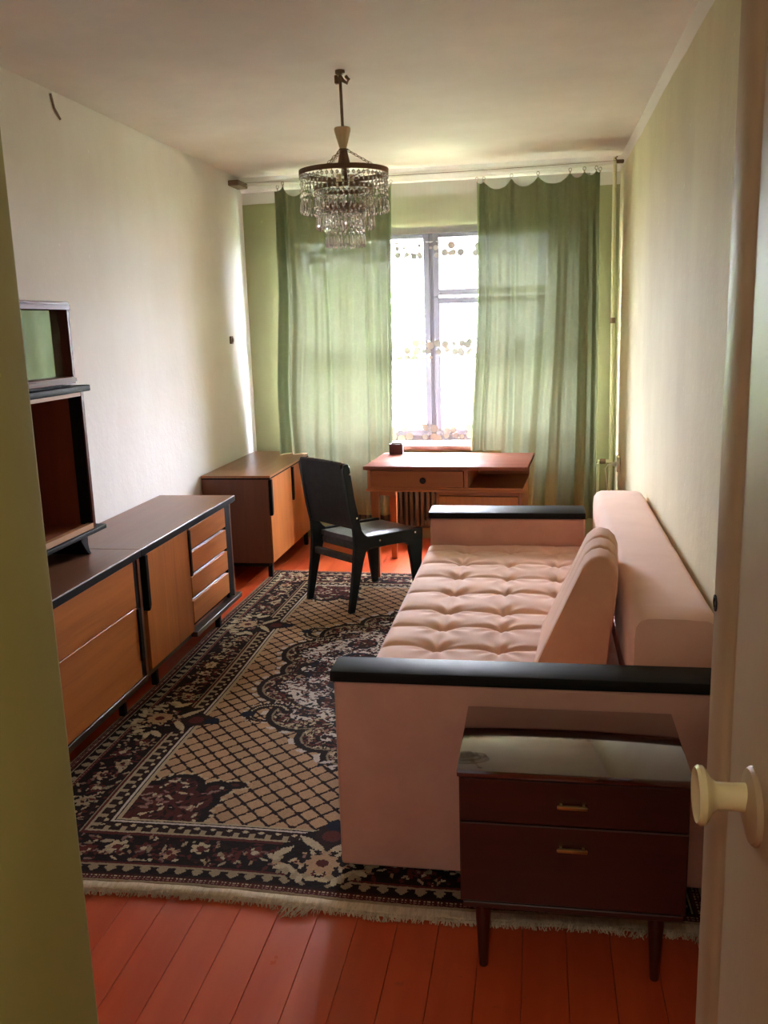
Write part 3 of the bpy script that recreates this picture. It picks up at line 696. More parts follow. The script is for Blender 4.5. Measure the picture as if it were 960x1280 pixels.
    rows = []
    for i in range(nn+1):
        x = RX0+(RX1-RX0)*i/nn; yo = RY0+.010*math.sin(x*5.1); rr = []
        for (dy, z) in ((.006, .004), (.002, .011), (-.012, .013), (-.026, .012), (-.036, .004)):
            rr.append(bm.verts.new((x, yo+dy+.004*mnoise.noise(Vector((x*14, 0, 0))), z+.0015*mnoise.noise(Vector((x*90, dy*50, 0))))))
        rows.append(rr)
    for p, q_ in zip(rows, rows[1:]):
        for j in range(4): bm.faces.new([p[j], q_[j], q_[j+1], p[j+1]])
    mf = mottled('fringe_cotton', lin((190, 170, 138)), lin((226, 208, 176)), 90, .9, stretch=(1, .2, 1), bmp=.8, bscale=260, bdist=.004)
    obj('hem', bm, mf, r)
    bm = bm_new(); rg = random.Random(5)
    for k in range(900):
        x = rg.uniform(RX0, RX1); yo = RY0+.010*math.sin(x*5.1)-.028
        tuft = max(0, mnoise.noise(Vector((x*5.5, 9, 0))))
        L = rg.uniform(.012, .026)+tuft*rg.uniform(.02, .11); a = rg.uniform(-.5, .5)+.8*mnoise.noise(Vector((x*9, 2, 0)))
        pts = [(x, yo, .008), (x+L*.4*math.sin(a), yo-L*.5, .010+rg.uniform(0, .006)), (x+L*.9*math.sin(a*1.4), yo-L*.9, .003)]
        tube(bm, pts, .0014, 3, cap=False)
    f = obj('fringe', bm, mf, r); f['kind'] = 'stuff'
build_rug()

# ------------------------------------------------------------------ left storage cabinets
ZR = .0130
def leg_post(bm, x, y, z0, z1, r=.013):
    box(bm, x-r, y-r, z0, x+r, y+r, z1, .003, 1)
XW = XL+.012
def slab(root, xf, y0, y1, z0, z1, mt):
    o = obj('top_panel', box(bm_new(), XW, y0, z0, xf, y1, z1, .0015, 1), mt, root)
    obj('front_edge', box(bm_new(), xf, y0, z1-.0045, xf+.004, y1, z1+.0005, .001, 1), M['edge_strip'], root)
    obj('front_band', box(bm_new(), xf, y0, z0-.012, xf+.0035, y1, z1-.0047, .0005, 1), M['black'], root)
    obj('black_rail', box(bm_new(), XW, y0+.004, z0-.02, xf-.006, y1-.008, z0, .001, 1), M['black'], root)
# near unit with door and four drawers
c1 = thing('sideboard', 'low wooden sideboard with one door and four drawers along the left wall', 'cabinet', (-1.82, 3.95, 0))
xf = -1.605; za = .118
for a, b, e in ((3.372, 3.39, .012), (4.482, 4.50, .004)): obj('side_panel', box(bm_new(), XW, a, za, xf-e, b, .62, .001, 1), M['veneer_side'], c1)
bm = bm_new(); box(bm, XW+.005, 3.39, za, xf-.03, 4.482, za+.02); box(bm, XW+.003, 3.39, za, XW+.012, 4.482, .62); obj('carcass', bm, M['veneer_in'], c1)
slab(c1, xf+.006, 3.368, 4.545, .638, .655, M['veneer_top'])
bm = bm_new(); box(bm, xf-.02, 4.405, za+.01, xf-.004, 4.485, .622, .001, 1); box(bm, xf-.05, 3.884, za+.02, xf-.018, 4.42, .622); obj('black_frame', bm, M['black'], c1)
pts = [(3.420, za+.008), (3.884, za+.008), (3.884, .615), (3.420, .615), (3.395, .615), (3.395, za+.008)]
d_ = obj('door', prism(bm_new(), [(3.398, za+.006), (3.884, za+.006), (3.884, .618), (3.426, .618), (3.426, .405), (3.420, .388), (3.410, .38), (3.398, .378)], 'x', xf-.018, xf, .0012, 1), M['veneer'], c1)
bm = prism(bm_new(), [(3.400, .618), (3.424, .618), (3.424, .405), (3.418, .390), (3.408, .382), (3.400, .381)], 'x', xf-.02, xf+.010, .002, 1); obj('handle', bm, M['black'], d_)
zt = [.618, .493, .372, .254]; zb_ = [.508, .392, .272, .158]
zt = [.616, .500, .385, .268]; zb_ = [.516, .402, .287, .160]
for i, (t, b) in enumerate(zip(zt, zb_)):
    o = obj('drawer', box(bm_new(), xf-.018, 3.896 if i > 1 else 3.905, b, xf, 4.398, t, .0012, 1), M['veneer_h'], c1)
    if i < 3: obj('pull_strip', box(bm_new(), xf-.012, 3.896, b-.013, xf-.003, 4.36, b-.0092, .001, 1), M['edge_strip'], o)
bm = bm_new(); box(bm, xf-.016, 3.8855, .392, xf+.008, 3.904, .612, .002, 1); obj('black_strip', bm, M['black'], c1)
bm = bm_new(); box(bm, XW+.02, 3.372, za-.030, xf-.02, 4.50, za-.004, .002, 1); box(bm, xf-.03, 3.888, za-.026, xf+.012, 4.555, za-.001, .002, 1); obj('plinth_rail', bm, M['rail_dark'], c1)
for (x, y) in ((-1.632, 4.27), (-1.645, 3.50), (-1.94, 4.27), (-1.94, 3.50)):
    bm = bm_new(); leg_post(bm, x, y, ZR if x > -1.66 else 0, za-.028); obj('leg', bm, M['black'], c1)
# nearest unit with two flaps
c0 = thing('flap_cabinet', 'low cabinet with two wide flap fronts left of the sideboard near the doorway', 'cabinet', (-1.82, 2.78, 0))
y0c, y1c = 2.18, 3.362
for a in (y1c-.018, y0c): obj('side_panel', box(bm_new(), XW, a, za, xf-.002, a+.018, .62, .001, 1), M['veneer_side'], c0)
bm = bm_new(); box(bm, XW+.004, y0c+.018, za, xf-.03, y1c-.018, za+.02); box(bm, XW+.003, y0c+.018, za, XW+.012, y1c-.018, .62); box(bm, xf-.03, y0c+.018, .40, xf-.02, y1c-.018, .44); obj('carcass', bm, M['veneer_in'], c0)
slab(c0, xf+.006, y0c-.01, y1c+.003, .638, .655, M['veneer_top'])
bm = bm_new(); box(bm, xf-.03, 3.302, za+.008, xf-.006, 3.341, .618, .001, 1); obj('black_frame', bm, M['black'], c0)
obj('upper_flap', box(bm_new(), xf-.018, y0c+.02, .432, xf, 3.300, .618, .0012, 1), M['veneer_h'], c0)
o = obj('lower_flap', box(bm_new(), xf-.018, y0c+.02, za+.008, xf, 3.300, .428, .0012, 1), M['veneer_h'], c0)
bm = prism(bm_new(), [(3.296, .42), (3.325, .42), (3.325, .22), (3.318, .205), (3.302, .20), (3.296, .20)], 'x', xf-.014, xf+.009, .002, 1); obj('handle', bm, M['black'], o)
obj('plinth_rail', box(bm_new(), XW+.02, y0c, za-.030, xf-.004, y1c, za-.002, .002, 1), M['rail_dark'], c0)
for (x, y) in ((-1.645, 3.18), (-1.94, 3.18), (-1.645, 2.32), (-1.94, 2.32)):
    bm = bm_new(); leg_post(bm, x, y, ZR if x > -1.66 else 0, za-.028); obj('leg', bm, M['black'], c0)
# open box standing on it
ob = thing('open_shelf_box', 'open dark wooden shelf box on black curved feet standing on the flap cabinet', 'shelf unit', (-1.86, 2.9, .655))
xo = -1.752; xb = -2.0; ya, yz = 2.42, 3.312
obj('bottom_slab', box(bm_new(), xb, ya-.05, .742, xo+.012, 3.378, .760, .003, 2), M['black'], ob)
obj('front_lip', box(bm_new(), xo-.025, ya, .760, xo, yz-.02, .782, .001, 1), M['tan_edge'], ob)
obj('back_panel', box(bm_new(), xb, ya, .760, xb+.01, yz, 1.302), M['veneer_in'], ob)
obj('base_board', box(bm_new(), xb+.01, ya, .760, xo-.025, yz-.02, .776), M['veneer_in'], ob)
for yy in (ya, yz-.02):
    obj('side_panel', box(bm_new(), xb+.01, yy, .760, xo-.055, yy+.018, 1.302, .001, 1), M['veneer_in'], ob)
    obj('front_stile', box(bm_new(), xo-.055, yy-.001, .760, xo-.006, yy+.019, 1.302, .001, 1), M['black'], ob)
    obj('front_edge', box(bm_new(), xo-.006, yy, .760, xo, yy+.02, 1.302, .001, 1), M['redwood_v'], ob)
obj('top_lip', box(bm_new(), xo-.03, ya, 1.286, xo, yz-.02, 1.302, .001, 1), M['tan_edge'], ob)
obj('top_slab', box(bm_new(), xb, ya-.04, 1.3022, xo+.012, 3.352, 1.326, .004, 2), M['black'], ob)
for yy, s in ((3.27, 1), (2.46, -1)):
    pr = [(0, .6562), (.022*s, .6562), (.008*s, .675), (.002*s, .70), (.004*s, .742), (-.05*s, .742), (-.05*s, .72), (-.02*s, .68)]
    bm = prism(bm_new(), [(yy+a, b) for a, b in pr], 'x', xb+.03, xo-.02, .0015, 1); obj('foot', bm, M['black'], ob)
# mirrored box on top
mb = thing('mirror_cabinet', 'reddish framed box with mirror back standing on the open shelf box', 'mirror cabinet', (-1.86, 2.9, 1.326))
yn, yx = 2.46, 3.262; z0m, z1m = 1.352, 1.642; xo2 = -1.75
for nm, a in (('bottom_board', (xb, yn, 1.338, xo2, yx, z0m+.012)), ('top_board', (xb, yn, z1m-.018, xo2, yx, z1m))): obj(nm, box(bm_new(), *a, .002, 1), M['redwood'], mb)
obj('base_strip', box(bm_new(), xb+.02, yn+.02, 1.3262, xo2-.03, yx-.06, 1.338), M['black'], mb)
obj('rail', box(bm_new(), xo2, yn, z1m-.030, xo2+.004, yx, z1m-.012, .001, 1), M['redwood'], mb)
obj('rail', box(bm_new(), xo2, yn, 1.345, xo2+.004, yx, 1.358, .001, 1), M['redwood'], mb)
for yy in (yn, yx-.018): obj('side_board', box(bm_new(), xb, yy, z0m, xo2-.001, yy+.018, z1m-.018, .001, 1), M['redwood_v'], mb)
obj('back_board', box(bm_new(), xb, yn+.018, z0m+.012, xb+.01, yx-.018, z1m-.018), M['veneer_in'], mb)
obj('mirror', box(bm_new(), xo2-.042, yn+.018, z0m+.0125, xo2-.037, yx-.0185, z1m-.0185), M['mirror'], mb, smooth=0)
# far sideboard in the corner
c2 = thing('sideboard', 'wooden two-door sideboard in the far left corner under the curtain', 'cabinet', (-1.8, 5.7, 0))
xg = -1.592; za2 = .112; ya2, yb2 = 5.165, 6.22
bm = bm_new(); box(bm, XW, ya2, za2, xg-.008, ya2+.018, .632, .001, 1); obj('side_panel', bm, M['veneer_side'], c2)
bm = bm_new(); box(bm, XW, yb2-.018, za2, xg-.008, yb2, .632, .001, 1); obj('side_panel', bm, M['veneer_side'], c2)
bm = bm_new(); box(bm, XW+.005, ya2+.018, za2, xg-.03, yb2-.018, za2+.02); box(bm, XW+.003, ya2+.018, za2, XW+.012, yb2-.018, .62); box(bm, xg-.035, ya2+.018, za2+.02, xg-.022, yb2-.018, .62); obj('carcass', bm, M['black'], c2)
obj('top_panel', box(bm_new(), XW, ya2-.006, .641, xg+.008, yb2+.012, .655, .0015, 1), M['veneer_top_light'], c2)
obj('edge_band', box(bm_new(), XW, ya2-.004, .632, xg+.006, yb2+.01, .641, .001, 1), M['black'], c2)
for a, b in ((ya2+.004, 5.66), (5.664, yb2-.004)):
    o = obj('door', prism(bm_new(), [(a, za2+.002), (b, za2+.002), (b, .628), (a+.030, .628), (a+.030, .435), (a+.022, .412), (a, .405)], 'x', xg-.018, xg, .0012, 1), M['veneer'], c2)
    obj('handle', prism(bm_new(), [(a+.001, .628), (a+.028, .628), (a+.028, .436), (a+.021, .415), (a+.001, .408)], 'x', xg-.012, xg+.012, .002, 1), M['black'], o)
obj('plinth_rail', box(bm_new(), XW+.02, ya2+.01, za2-.025, xg-.03, yb2, za2, .002, 1), M['black'], c2)
for (x, y) in ((-1.630, 5.225), (-1.630, 6.1), (-1.95, 5.225), (-1.95, 6.1)):
    bm = bm_new(); leg_post(bm, x, y, ZR if (x > -1.66 and y < 5.4) else 0, za2-.024, .014); obj('leg', bm, M['black'], c2)

# ------------------------------------------------------------------ desk
dk = thing('writing_desk', 'reddish brown writing desk with one drawer and open niche under the window', 'desk', (-.525, 5.48, 0), math.radians(-3.5))
DW, DD = .485, .29
obj('top', box(bm_new(), -DW, -DD, .678, DW, DD, .70, .003, 2), M['desk_top'], dk, local=True)
zap, zbt = .678, .555
bm = bm_new(); box(bm, -DW+.02, -DD+.02, zbt, DW-.03, -DD+.038, zbt+.018, .002, 1); box(bm, -DW+.02, -DD+.02, zbt+.018, -DW+.038, DD-.02, zap); box(bm, -DW+.038, DD-.036, zbt, DW-.03, DD-.02, zap)
box(bm, -DW+.012, -DD+.008, zbt-.008, DW-.02, -DD+.03, zbt+.008, .003, 1); box(bm, -DW+.038, -DD+.038, zbt, DW-.03, DD-.036, zbt+.012); box(bm, .115, -DD+.03, zbt+.012, .135, DD-.036, zap)
obj('frame', bm, M['desk'], dk, local=True)
bm = bm_new(); box(bm, -DW+.042, -DD+.014, zbt+.02, .112, -DD+.032, zap-.006, .002, 1); box(bm, -DW+.05, -DD+.032, zbt+.02, .10, DD-.06, zbt+.03); dw = obj('drawer', bm, M['desk'], dk, local=True)
bm = bm_new(); lathe(bm, [(.008, 0), (.008, -.008), (.017, -.012), (.019, -.018), (.014, -.024), (0, -.026)], 20, (-.125, -DD+.014, .617), 'y'); obj('knob', bm, M['black'], dw, local=True)
bm = bm_new(); box(bm, -.052, -DD+.03, .03, -.034, DD-.03, zbt, .002, 1); box(bm, DW-.055, -DD+.03, .03, DW-.037, DD-.03, zbt, .002, 1); box(bm, -.034, DD-.05, .03, DW-.055, DD-.032, zbt); box(bm, -.034, -DD+.04, .03, DW-.055, DD-.05, .048); box(bm, -.034, -DD+.03, zbt-.03, DW-.055, -DD+.05, zbt, .001, 1)
obj('pedestal', bm, M['desk'], dk, local=True)
pdoor = obj('pedestal_door', box(bm_new(), -.032, -DD+.022, .055, DW-.057, -DD+.04, zbt-.034, .002, 1), M['veneer'], dk, local=True)
bm = bm_new(); lathe(bm, [(.006, 0), (.006, -.008), (.013, -.014), (0, -.02)], 16, (.0, -DD+.022, .33), 'y'); obj('knob', bm, M['black'], pdoor, local=True)
for (x, y, zb) in ((-DW+.06, -DD+.045, .012), (-DW+.06, DD-.045, 0), (DW-.06, -DD+.045, .012), (DW-.06, DD-.045, 0)):
    bm = bm_new(); q = .024
    vs = []
    for zz, s in ((zb, .017), (zbt-.0, .024)):
        vs.append([bm.verts.new((x+a*s, y+b*s, zz)) for a, b in ((-1, -1), (1, -1), (1, 1), (-1, 1))])
    bm.faces.new(vs[0][::-1]); bm.faces.new(vs[1])
    for i in range(4): bm.faces.new([vs[0][i], vs[0][(i+1) % 4], vs[1][(i+1) % 4], vs[1][i]])
    if x > 0:
        for v_ in vs[1]: v_.co.z = .03
    obj('leg', bm, M['desk_v'], dk, local=True)
bm = bm_new(); box(bm, -DW+.085, -DD+.03, zbt-.035, -.30, -DD+.045, zbt-.008, .002, 1); obj('corner_brace', bm, M['desk'], dk, local=True)
# small dark box on the desk
bm = bm_new(); bx0, by0 = -.945, 5.705
for a in ((0, 0, 0, .085, .07, .006), (0, 0, .006, .085, .006, .066), (0, .064, .006, .085, .07, .066), (0, .006, .006, .006, .064, .066), (.079, .006, .006, .085, .064, .066)):
    box(bm, bx0+a[0], by0+a[1], .7003+a[2], bx0+a[3], by0+a[4], .7003+a[5], .0012, 1)
o = obj('small_box', bm, M['cupbox'], loc=(bx0+.04, by0+.035, .7003)); tag(o, 'small dark open wooden box at the back of the desk', 'box')

# ------------------------------------------------------------------ chair
ch = thing('chair', 'black chair with sloped plain back and grey seat facing the desk', 'chair', (-1.135, 4.65, 0), math.atan2(.77, .64))
# local: +x forward, rear feet at x=0, y=+-.188 ; right side is y=-
prof = [(-.006, 0), (.030, 0), (.098, .26), (.120, .318), (.15, .335), (.40, .322), (.432, .30), (.478, 0), (.512, 0), (.535, .34), (.536, .385), (.52, .388), (.14, .398), (.118, .412), (.096, .44), (.055, .62), (.030, .785), (.020, .806), (-.004, .803), (-.014, .78), (.018, .56), (.044, .44), (.046, .36), (.030, .22)]
for s in (-1, 1):
    bm = prism(bm_new(), prof, 'y', s*.188-.012, s*.188+.012, .003, 1); bm.transform(Matrix.Translation((0, 0, ZR)))
    o = obj('side_frame', bm, M['chair_black'], ch, local=True)
    for (px, pz) in ((.026, .752), (.062, .511), (.216, .366), (.476, .366)):
        bm = bm_new(); lathe(bm, [(.0065, 0), (.006, s*.002), (.003, s*.004), (0, s*.0045)], 10, (px, s*.2, pz+ZR), 'y'); obj('stud', bm, M['stud'], o, local=True)
# back: shaped padded panel
def backp(u, v, t):
    z = .455+.352*v; xb = .052-.062*v+.004; 
    y = -.176+.352*u; bulge = .012*math.sin(PI*u)
    zz = z+(.008*math.sin(PI*u)) * (1 if v > .5 else .6)
    return (xb-bulge-.012+t, y, zz+ZR)
bm = bm_new(); nu, nv = 12, 10
A = [[bm.verts.new(backp(i/nu, j/nv, 0)) for i in range(nu+1)] for j in range(nv+1)]
B = [[bm.verts.new(backp(i/nu, j/nv, .034+.006*math.sin(PI*i/nu)*math.sin(PI*j/nv))) for i in range(nu+1)] for j in range(nv+1)]
for j in range(nv):
    for i in range(nu): bm.faces.new([A[j][i], A[j+1][i], A[j+1][i+1], A[j][i+1]]); bm.faces.new([B[j][i], B[j][i+1], B[j+1][i+1], B[j+1][i]])
for j in range(nv): bm.faces.new([A[j][0], B[j][0], B[j+1][0], A[j+1][0]]); bm.faces.new([A[j][nu], A[j+1][nu], B[j+1][nu], B[j][nu]])
for i in range(nu): bm.faces.new([A[0][i], A[0][i+1], B[0][i+1], B[0][i]]); bm.faces.new([A[nv][i], B[nv][i], B[nv][i+1], A[nv][i+1]])
bk = obj('backrest', bm, M['leatherette'], ch, local=True, smooth=50)
bm = bm_new(); tube(bm, [(-.010+ZR*0-.012*math.sin(PI*i/10), -.174+.348*i/10, .808+ZR+.006*math.sin(PI*i/10)) for i in range(11)], .0085, 8); obj('piping', bm, M['lining'], bk, local=True)
# seat
bm = bm_new(); nu, nv = 14, 14
def seatp(u, v):
    x = .105+.445*u; y = -.178+.356*v; e = min(u, 1-u, v, 1-v)
    return (x, y, .388-.016*u+ZR+.014*sstep(0, .18, e)+.003*mnoise.noise(Vector((u*4, v*4, 2))))
A = [[bm.verts.new(seatp(i/nu, j/nv)) for i in range(nu+1)] for j in range(nv+1)]
B = [[bm.verts.new((p.co.x, p.co.y, .362+ZR-.016*(i/nu))) for i, p in enumerate(r)] for r in A]
for j in range(nv):
    for i in range(nu): bm.faces.new([A[j][i], A[j][i+1], A[j+1][i+1], A[j+1][i]]); bm.faces.new([B[j][i], B[j+1][i], B[j+1][i+1], B[j][i+1]])
for j in range(nv): bm.faces.new([A[j][0], A[j+1][0], B[j+1][0], B[j][0]]); bm.faces.new([A[j][nu], B[j][nu], B[j+1][nu], A[j+1][nu]])
for i in range(nu): bm.faces.new([A[0][i], B[0][i], B[0][i+1], A[0][i+1]]); bm.faces.new([A[nv][i], A[nv][i+1], B[nv][i+1], B[nv][i]])
st = obj('seat', bm, M['seat_grey'], ch, local=True, smooth=50)
bm = bm_new(); box(bm, .10, -.172, .315+ZR, .30, .172, .362+ZR, .016, 3); obj('padding', bm, M['lining'], st, local=True)
bm = bm_new(); box(bm, .052, -.178, .262+ZR, .080, .178, .30+ZR, .005, 2); obj('back_rail', bm, M['lining'], ch, local=True)
bm = bm_new(); box(bm, .495, -.178, .32+ZR, .515, .178, .362+ZR, .003, 1); obj('front_rail', bm, M['chair_black'], ch, local=True)

# ------------------------------------------------------------------ sofa
sf = thing('sofa', 'pink tufted sofa bed with flat dark armrests along the right wall', 'sofa', (0, 3.3, 0))
def arm(y0, y1, x0, x1):
    a = obj('armrest', box(bm_new(), x0, y0, .03, x1, y1, .583, .012, 3), M['velour_arm'], sf)
    obj('arm_cap', box(bm_new(), x0-.008, y0-.008, .583, x1+.002, y1+.008, .613, .004, 2), M['venge'], a)
arm(2.246, 2.348, -.545, .490)
arm(4.318, 4.488, -.523, .222)
def soft(x0, x1, y0, y1, z0, z1, nx, ny, hfun, r=.035):
    """upholstered block: grid top with rounded rim, straight sides"""
    bm = bm_new(); T = []
    for j in range(ny+1):
        row = []
        for i in range(nx+1):
            u, v = i/nx, j/ny; x = x0+(x1-x0)*u; y = y0+(y1-y0)*v
            e = min(x-x0, x1-x, y-y0, y1-y); dz = 0
            if e < r: q = 1-e/r; dz = -r*(1-math.sqrt(max(0, 1-q*q)))
            row.append(bm.verts.new((x, y, z1+dz+hfun(x, y)*min(1, e/.03))))
        T.append(row)
    for j in range(ny):
        for i in range(nx): bm.faces.new([T[j][i], T[j][i+1], T[j+1][i+1], T[j+1][i]])
    rim = [T[0][i] for i in range(nx+1)]+[T[j][nx] for j in range(1, ny+1)]+[T[ny][i] for i in range(nx-1, -1, -1)]+[T[j][0] for j in range(ny-1, 0, -1)]
    lo = [bm.verts.new((v_.co.x, v_.co.y, z0)) for v_ in rim]; n = len(rim)
    for i in range(n): bm.faces.new([rim[i], lo[i], lo[(i+1) % n], rim[(i+1) % n]])
    bm.faces.new(lo); bmesh.ops.recalc_face_normals(bm, faces=bm.faces[:]); return bm
TUF = [(-.334, y) for y in (4.17, 3.974, 3.746, 3.499, 3.262, 3.075, 2.875, 2.66, 2.45)]+[(-.125, y) for y in (4.181, 3.926, 3.716, 3.507, 3.266, 3.076, 2.861, 2.65, 2.44)]+[(.085, y) for y in (4.17, 3.94, 3.72, 3.5, 3.26, 3.07, 2.86, 2.65, 2.45)]
ROWS = [4.176, 3.95, 3.73, 3.503, 3.264, 3.076, 2.866, 2.652, 2.446]
def seat_h(x, y):
    h = 0
    for k, yr in enumerate(ROWS):
        sag = .030*abs(math.sin(PI*(x+.125)/.209))**.8+.008*mnoise.noise(Vector((x*7, yr*5, 0)))
        dy = y-(yr+sag); amp = .011 if k > 0 else .006
        h -= amp*math.exp(-(dy/.013)**2)*(.75+.25*mnoise.noise(Vector((x*10, yr*3, 3))))
        h -= .007*math.exp(-(dy/.045)**2)
    for (tx, ty) in TUF:
        r2 = ((x-tx)/.045)**2+((y-ty)/.03)**2; h -= .012*math.exp(-r2)
        dx, dy = x-tx, y-ty; r = math.hypot(dx, dy)
        if r < .16: h += .0035*math.sin(7*math.atan2(dy, dx)+tx*20)*math.exp(-((r-.06)/.045)**2)
    h += .002*math.cos((x+.125)*2*PI/.42)*.5+.006*mnoise.noise(Vector((x*6, y*6, 5)))
    for xc in (-.334, -.125, .085): h -= .002*math.exp(-((x-xc)/.012)**2)
    return h
obj('seat_mattress', soft(-.535, .262, 2.35, 4.316, .24, .458, 130, 300, seat_h, .04), M['velour'], sf, smooth=60)
obj('base', box(bm_new(), -.525, 2.352, .03, .46, 4.314, .238, .008, 2), M['velour_arm'], sf)
def back_prof():
    return [(.268, .46), (.262, .50), (.262, .64), (.266, .675), (.278, .694), (.30, .703), (.40, .704), (.47, .700), (.490, .690), (.496, .67), (.496, .46)]
bm = bm_new(); pf = back_prof(); ny = 40; rows = []
yb0, ybz = 2.505, 4.46
for j in range(ny+1):
    t = j/ny; y = yb0+(ybz-yb0)*t; e = min(y-yb0, ybz-y); s = 1 if e > .02 else math.sqrt(max(0, 1-(1-e/.02)**2))
    rows.append([bm.verts.new((.38+(x-.38)*(.94+.06*s)+.002*mnoise.noise(Vector((y*6, k, 0))), y, .58+(z-.58)*(.9+.1*s)+.003*mnoise.noise(Vector((y*5, k*.3, 2))))) for k, (x, z) in enumerate(pf)])
for a, b in zip(rows, rows[1:]):
    for k in range(len(pf)-1): bm.faces.new([a[k], b[k], b[k+1], a[k+1]])
    bm.faces.new([a[-1], b[-1], b[0], a[0]])
bm.faces.new(rows[0]); bm.faces.new(rows[-1][::-1]); bmesh.ops.recalc_face_normals(bm, faces=bm.faces[:])
bm2 = bm; obj('backrest', bm2, M['velour'], sf, smooth=55)
bm = bm_new(); box(bm, .30, 2.36, .24, .48, 4.30, .459, .006, 2); obj('back_base', bm, M['velour_arm'], sf)
# loose wedge cushion
cu = thing('cushion', 'loose tan wedge back cushion propped on the near end of the sofa', 'cushion', (.12, 2.76, .44))
pf = [(-.012, .466), (.02, .460), (.205, .460), (.213, .468), (.222, .56), (.238, .70), (.240, .755), (.230, .785), (.208, .806), (.182, .813), (.158, .806), (.136, .786), (.112, .735), (.052, .60), (-.004, .475)]
bm = bm_new(); ny = 48; L = .44; rows = []
cxm, czm = .12, .62
for j in range(ny+1):
    t = j/ny; dy = L*t; e = min(dy, L-dy); s = 1 if e > .025 else math.sqrt(max(0, 1-(1-e/.025)**2))
    crease = sum(math.exp(-((dy-q)/.009)**2) for q in (.14, .28))
    r = []
    for k, (x, z) in enumerate(pf):
        topw = max(0, min(1, (z-.50)/.2)); front = 1 if k in (0, 8, 9, 10, 11, 12, 13, 14) else .35
        sc = (.95+.05*s)-.045*crease*topw*front+.012*topw*front*abs(math.sin(PI*dy/.14))
        xx = cxm+(x-cxm)*sc; zz = czm+(z-czm)*sc if z > czm else z
        r.append(bm.verts.new((xx+dy*.075, 2.715+dy, zz)))
    rows.append(r)
for a, b in zip(rows, rows[1:]):
    n = len(pf)
    for k in range(n): bm.faces.new([a[k], b[k], b[(k+1) % n], a[(k+1) % n]])
bm.faces.new(rows[0]); bm.faces.new(rows[-1][::-1]); bmesh.ops.recalc_face_normals(bm, faces=bm.faces[:])
obj('cover', bm, M['velour_cushion'], cu, smooth=60)

# ------------------------------------------------------------------ night stand
ns = thing('nightstand', 'dark glossy two-drawer nightstand on tapered legs against the sofa arm', 'nightstand', (.08, 2.05, 0))
ya, yb_ = 1.885, 2.232; xa, xb_ = -.180, .336
obj('top', box(bm_new(), xa, ya-.004, .515, xb_, yb_, .533, .003, 2), M['maho'], ns)
bm = bm_new(); box(bm, xa+.004, ya+.012, .192, xa+.02, yb_-.004, .515); box(bm, xb_-.02, ya+.012, .192, xb_-.004, yb_-.004, .515); box(bm, xa+.02, yb_-.02, .192, xb_-.02, yb_-.004, .515); box(bm, xa+.02, ya+.03, .192, xb_-.02, yb_-.02, .206); box(bm, xa+.02, ya+.03, .50, xb_-.02, yb_-.02, .515)
obj('carcass', bm, M['maho_body'], ns)
for (z0, z1, zh) in ((.404, .510, .457), (.200, .400, .351)):
    d_ = obj('drawer', box(bm_new(), xa+.006, ya+.002, z0, xb_-.006, ya+.022, z1, .002, 1), M['maho_body'], ns)
    bm = bm_new(); box(bm, .044, ya-.014, zh-.005, .112, ya-.006, zh+.005, .003, 2); box(bm, .050, ya-.006, zh-.003, .056, ya+.003, zh+.003); box(bm, .100, ya-.006, zh-.003, .106, ya+.003, zh+.003); obj('pull', bm, M['brass'], d_)
obj('apron', box(bm_new(), xa+.01, ya+.008, .178, xb_-.01, yb_-.006, .193, .002, 1), M['maho_body'], ns)
for (x, y, z) in ((-.126, 1.928, 0), (.272, 1.928, 0), (-.126, 2.195, .012), (.272, 2.195, .012)):
    bm = bm_new(); lathe(bm, [(.009, z), (.0105, z+.004), (.02, .178)], 16, (x, y, 0)); obj('leg', bm, M['maho_body'], ns)

# ------------------------------------------------------------------ chandelier
cxh, cyh = -.795, 3.86
cl = thing('chandelier', 'three-tier crystal chandelier on a thin rod hanging from the ceiling', 'chandelier', (cxh, cyh, 2.53))
bm = bm_new(); tube(bm, [(0, 0, 0), (0, 0, -.02), (.012, 0, -.04), (.028, 0, -.05), (.034, .004, -.035), (.022, .006, -.022)], .007, 8); lathe(bm, [(.02, 0), (.02, -.012), (.006, -.02)], 12); box(bm, -.022, -.01, -.05, -.008, .01, -.018, .002, 1); obj('ceiling_hook', bm, M['metal_dark'], cl, local=True)
bm = bm_new(); tube(bm, [(0, 0, -.02), (.002, 0, -.2), (.004, 0, -.36)], .0062, 10); obj('rod', bm, M['metal_dark'], cl, local=True)
zc = -.215
bm = bm_new(); lathe(bm, [(.013, zc-.085), (.016, zc-.078), (.033, zc-.016), (.034, zc-.006), (.031, zc-.002), (.006, zc-.004)], 28, (.001, 0, 0)); obj('cup', bm, M['cup'], cl, local=True)
bm = bm_new(); lathe(bm, [(.020, zc-.085), (.020, zc-.089), (.015, zc-.091), (.027, zc-.146), (.027, zc-.158), (.012, zc-.160), (.012, zc-.21)], 24, (.003, 0, 0)); obj('neck', bm, M['metal_dark'], cl, local=True)
def ring_bm(r, z, h, t=.003):
    bm = bm_new(); n = 56; P = []
    for i in range(n):
        a = 2*PI*i/n; c, s = math.cos(a), math.sin(a)
        P.append([bm.verts.new((c*rr, s*rr, zz)) for rr, zz in ((r, z-h/2), (r+t, z-h/2), (r+t, z+h/2), (r, z+h/2))])
    for i in range(n):
        a, b = P[i], P[(i+1) % n]
        for k in range(4): bm.faces.new([a[k], b[k], b[(k+1) % 4], a[(k+1) % 4]])
    bmesh.ops.recalc_face_normals(bm, faces=bm.faces[:]); return bm
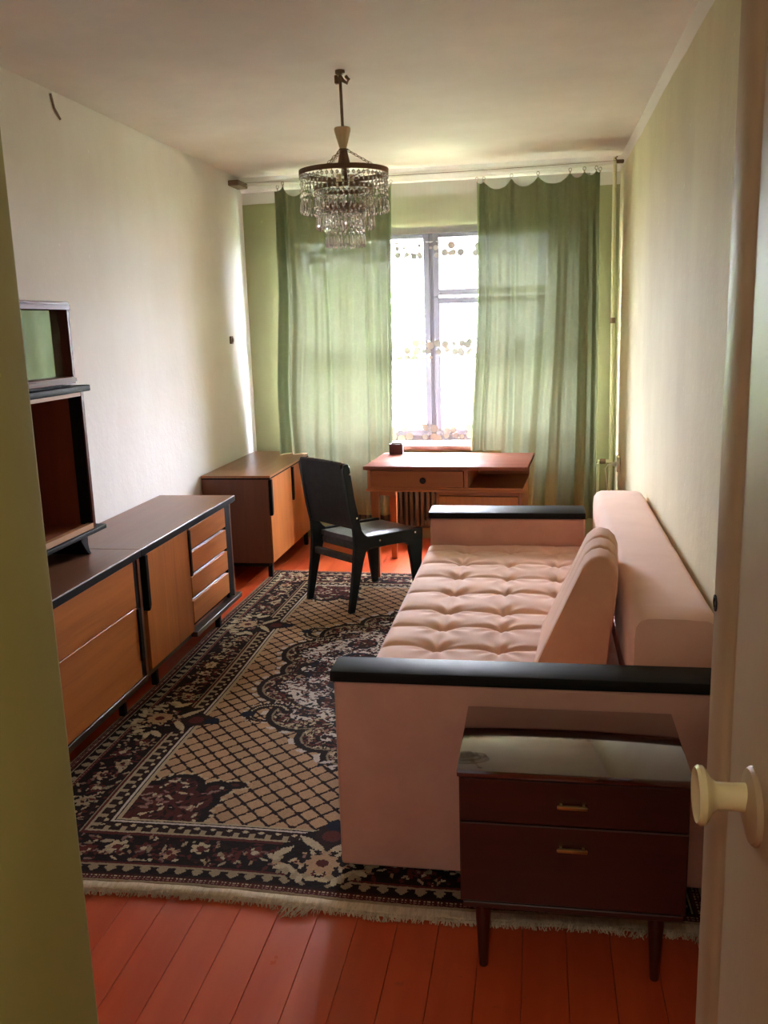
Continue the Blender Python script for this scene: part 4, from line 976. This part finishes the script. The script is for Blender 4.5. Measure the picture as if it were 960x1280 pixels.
def pendant(Ln):
    bm = bm_new()
    def bead(z, r, h, n=6):
        lathe(bm, [(0, z), (r, z-h*.35), (r*.85, z-h*.7), (0, z-h)], n)
    z = -.004; bead(z, .0078, .018); z -= .021
    while z > -Ln+.062: bead(z, .0052, .022, 5); z -= .025
    lathe(bm, [(0, z), (.0045, z-.008), (.0075, -Ln+.012), (.004, -Ln+.002), (0, -Ln)], 6)
    for zz in (-.0235,): tube(bm, [(0, 0, 0), (0, 0, z)], .0007, 3, cap=False)
    return bm
tiers = ((.182, -.392, .020, 52, .152), (.120, -.452, .018, 34, .160), (.082, -.530, .022, 24, .150))
for (r, z, h, n, Ln) in tiers:
    rg = obj('ring', ring_bm(r, z, h), M['metal_dark'], cl, local=True)
    p0 = None
    for i in range(n):
        a = 2*PI*(i+.5*(n % 3))/n
        if p0 is None: p0 = o = obj('crystal_pendant', pendant(Ln), M['crystal'], rg, local=True, smooth=0)
        else:
            o = p0.copy(); COL.objects.link(o); o.parent = rg
        o.location = ((r-.004)*math.cos(a), (r-.004)*math.sin(a), z-h*.4); o.rotation_euler = (random.uniform(-.02, .02), random.uniform(-.02, .02), a)
for k in range(3):
    a = 2*PI*k/3+.45; bm = bm_new(); nl = 11
    p0, p1 = Vector((.018*math.cos(a), .018*math.sin(a), zc-.088)), Vector((.182*math.cos(a), .182*math.sin(a), -.386))
    for i in range(nl):
        c_ = p0.lerp(p1, (i+.5)/nl); dirv = (p1-p0).normalized(); sd_ = dirv.orthogonal() if i % 2 else dirv.cross(dirv.orthogonal())
        ll = (p1-p0).length/nl*.62
        tube(bm, [c_+dirv*ll*math.cos(t_)+sd_*.0045*math.sin(t_) for t_ in [2*PI*q/8 for q in range(9)]], .0012, 4, cap=False)
    obj('chain', bm, M['metal_dark'], cl, local=True)
bm = bm_new()
for k in range(3):
    a = 2*PI*k/3+.45
    tube(bm, [(.08*math.cos(a), .08*math.sin(a), -.53), (.12*math.cos(a), .12*math.sin(a), -.452), (.182*math.cos(a), .182*math.sin(a), -.392)], .0015, 4)
    tube(bm, [(.004, 0, -.42), (.182*math.cos(a+1), .182*math.sin(a+1), -.392)], .002, 4)
obj('inner_stay', bm, M['metal_dark'], cl, local=True)
bm = bm_new()
for k in range(3):
    a = 2*PI*k/3; lathe(bm, [(.010, -.40), (.012, -.425), (.013, -.45), (0, -.455)], 10, (.03*math.cos(a), .03*math.sin(a), 0))
obj('lamp_holder', bm, M['cup'], cl, local=True)
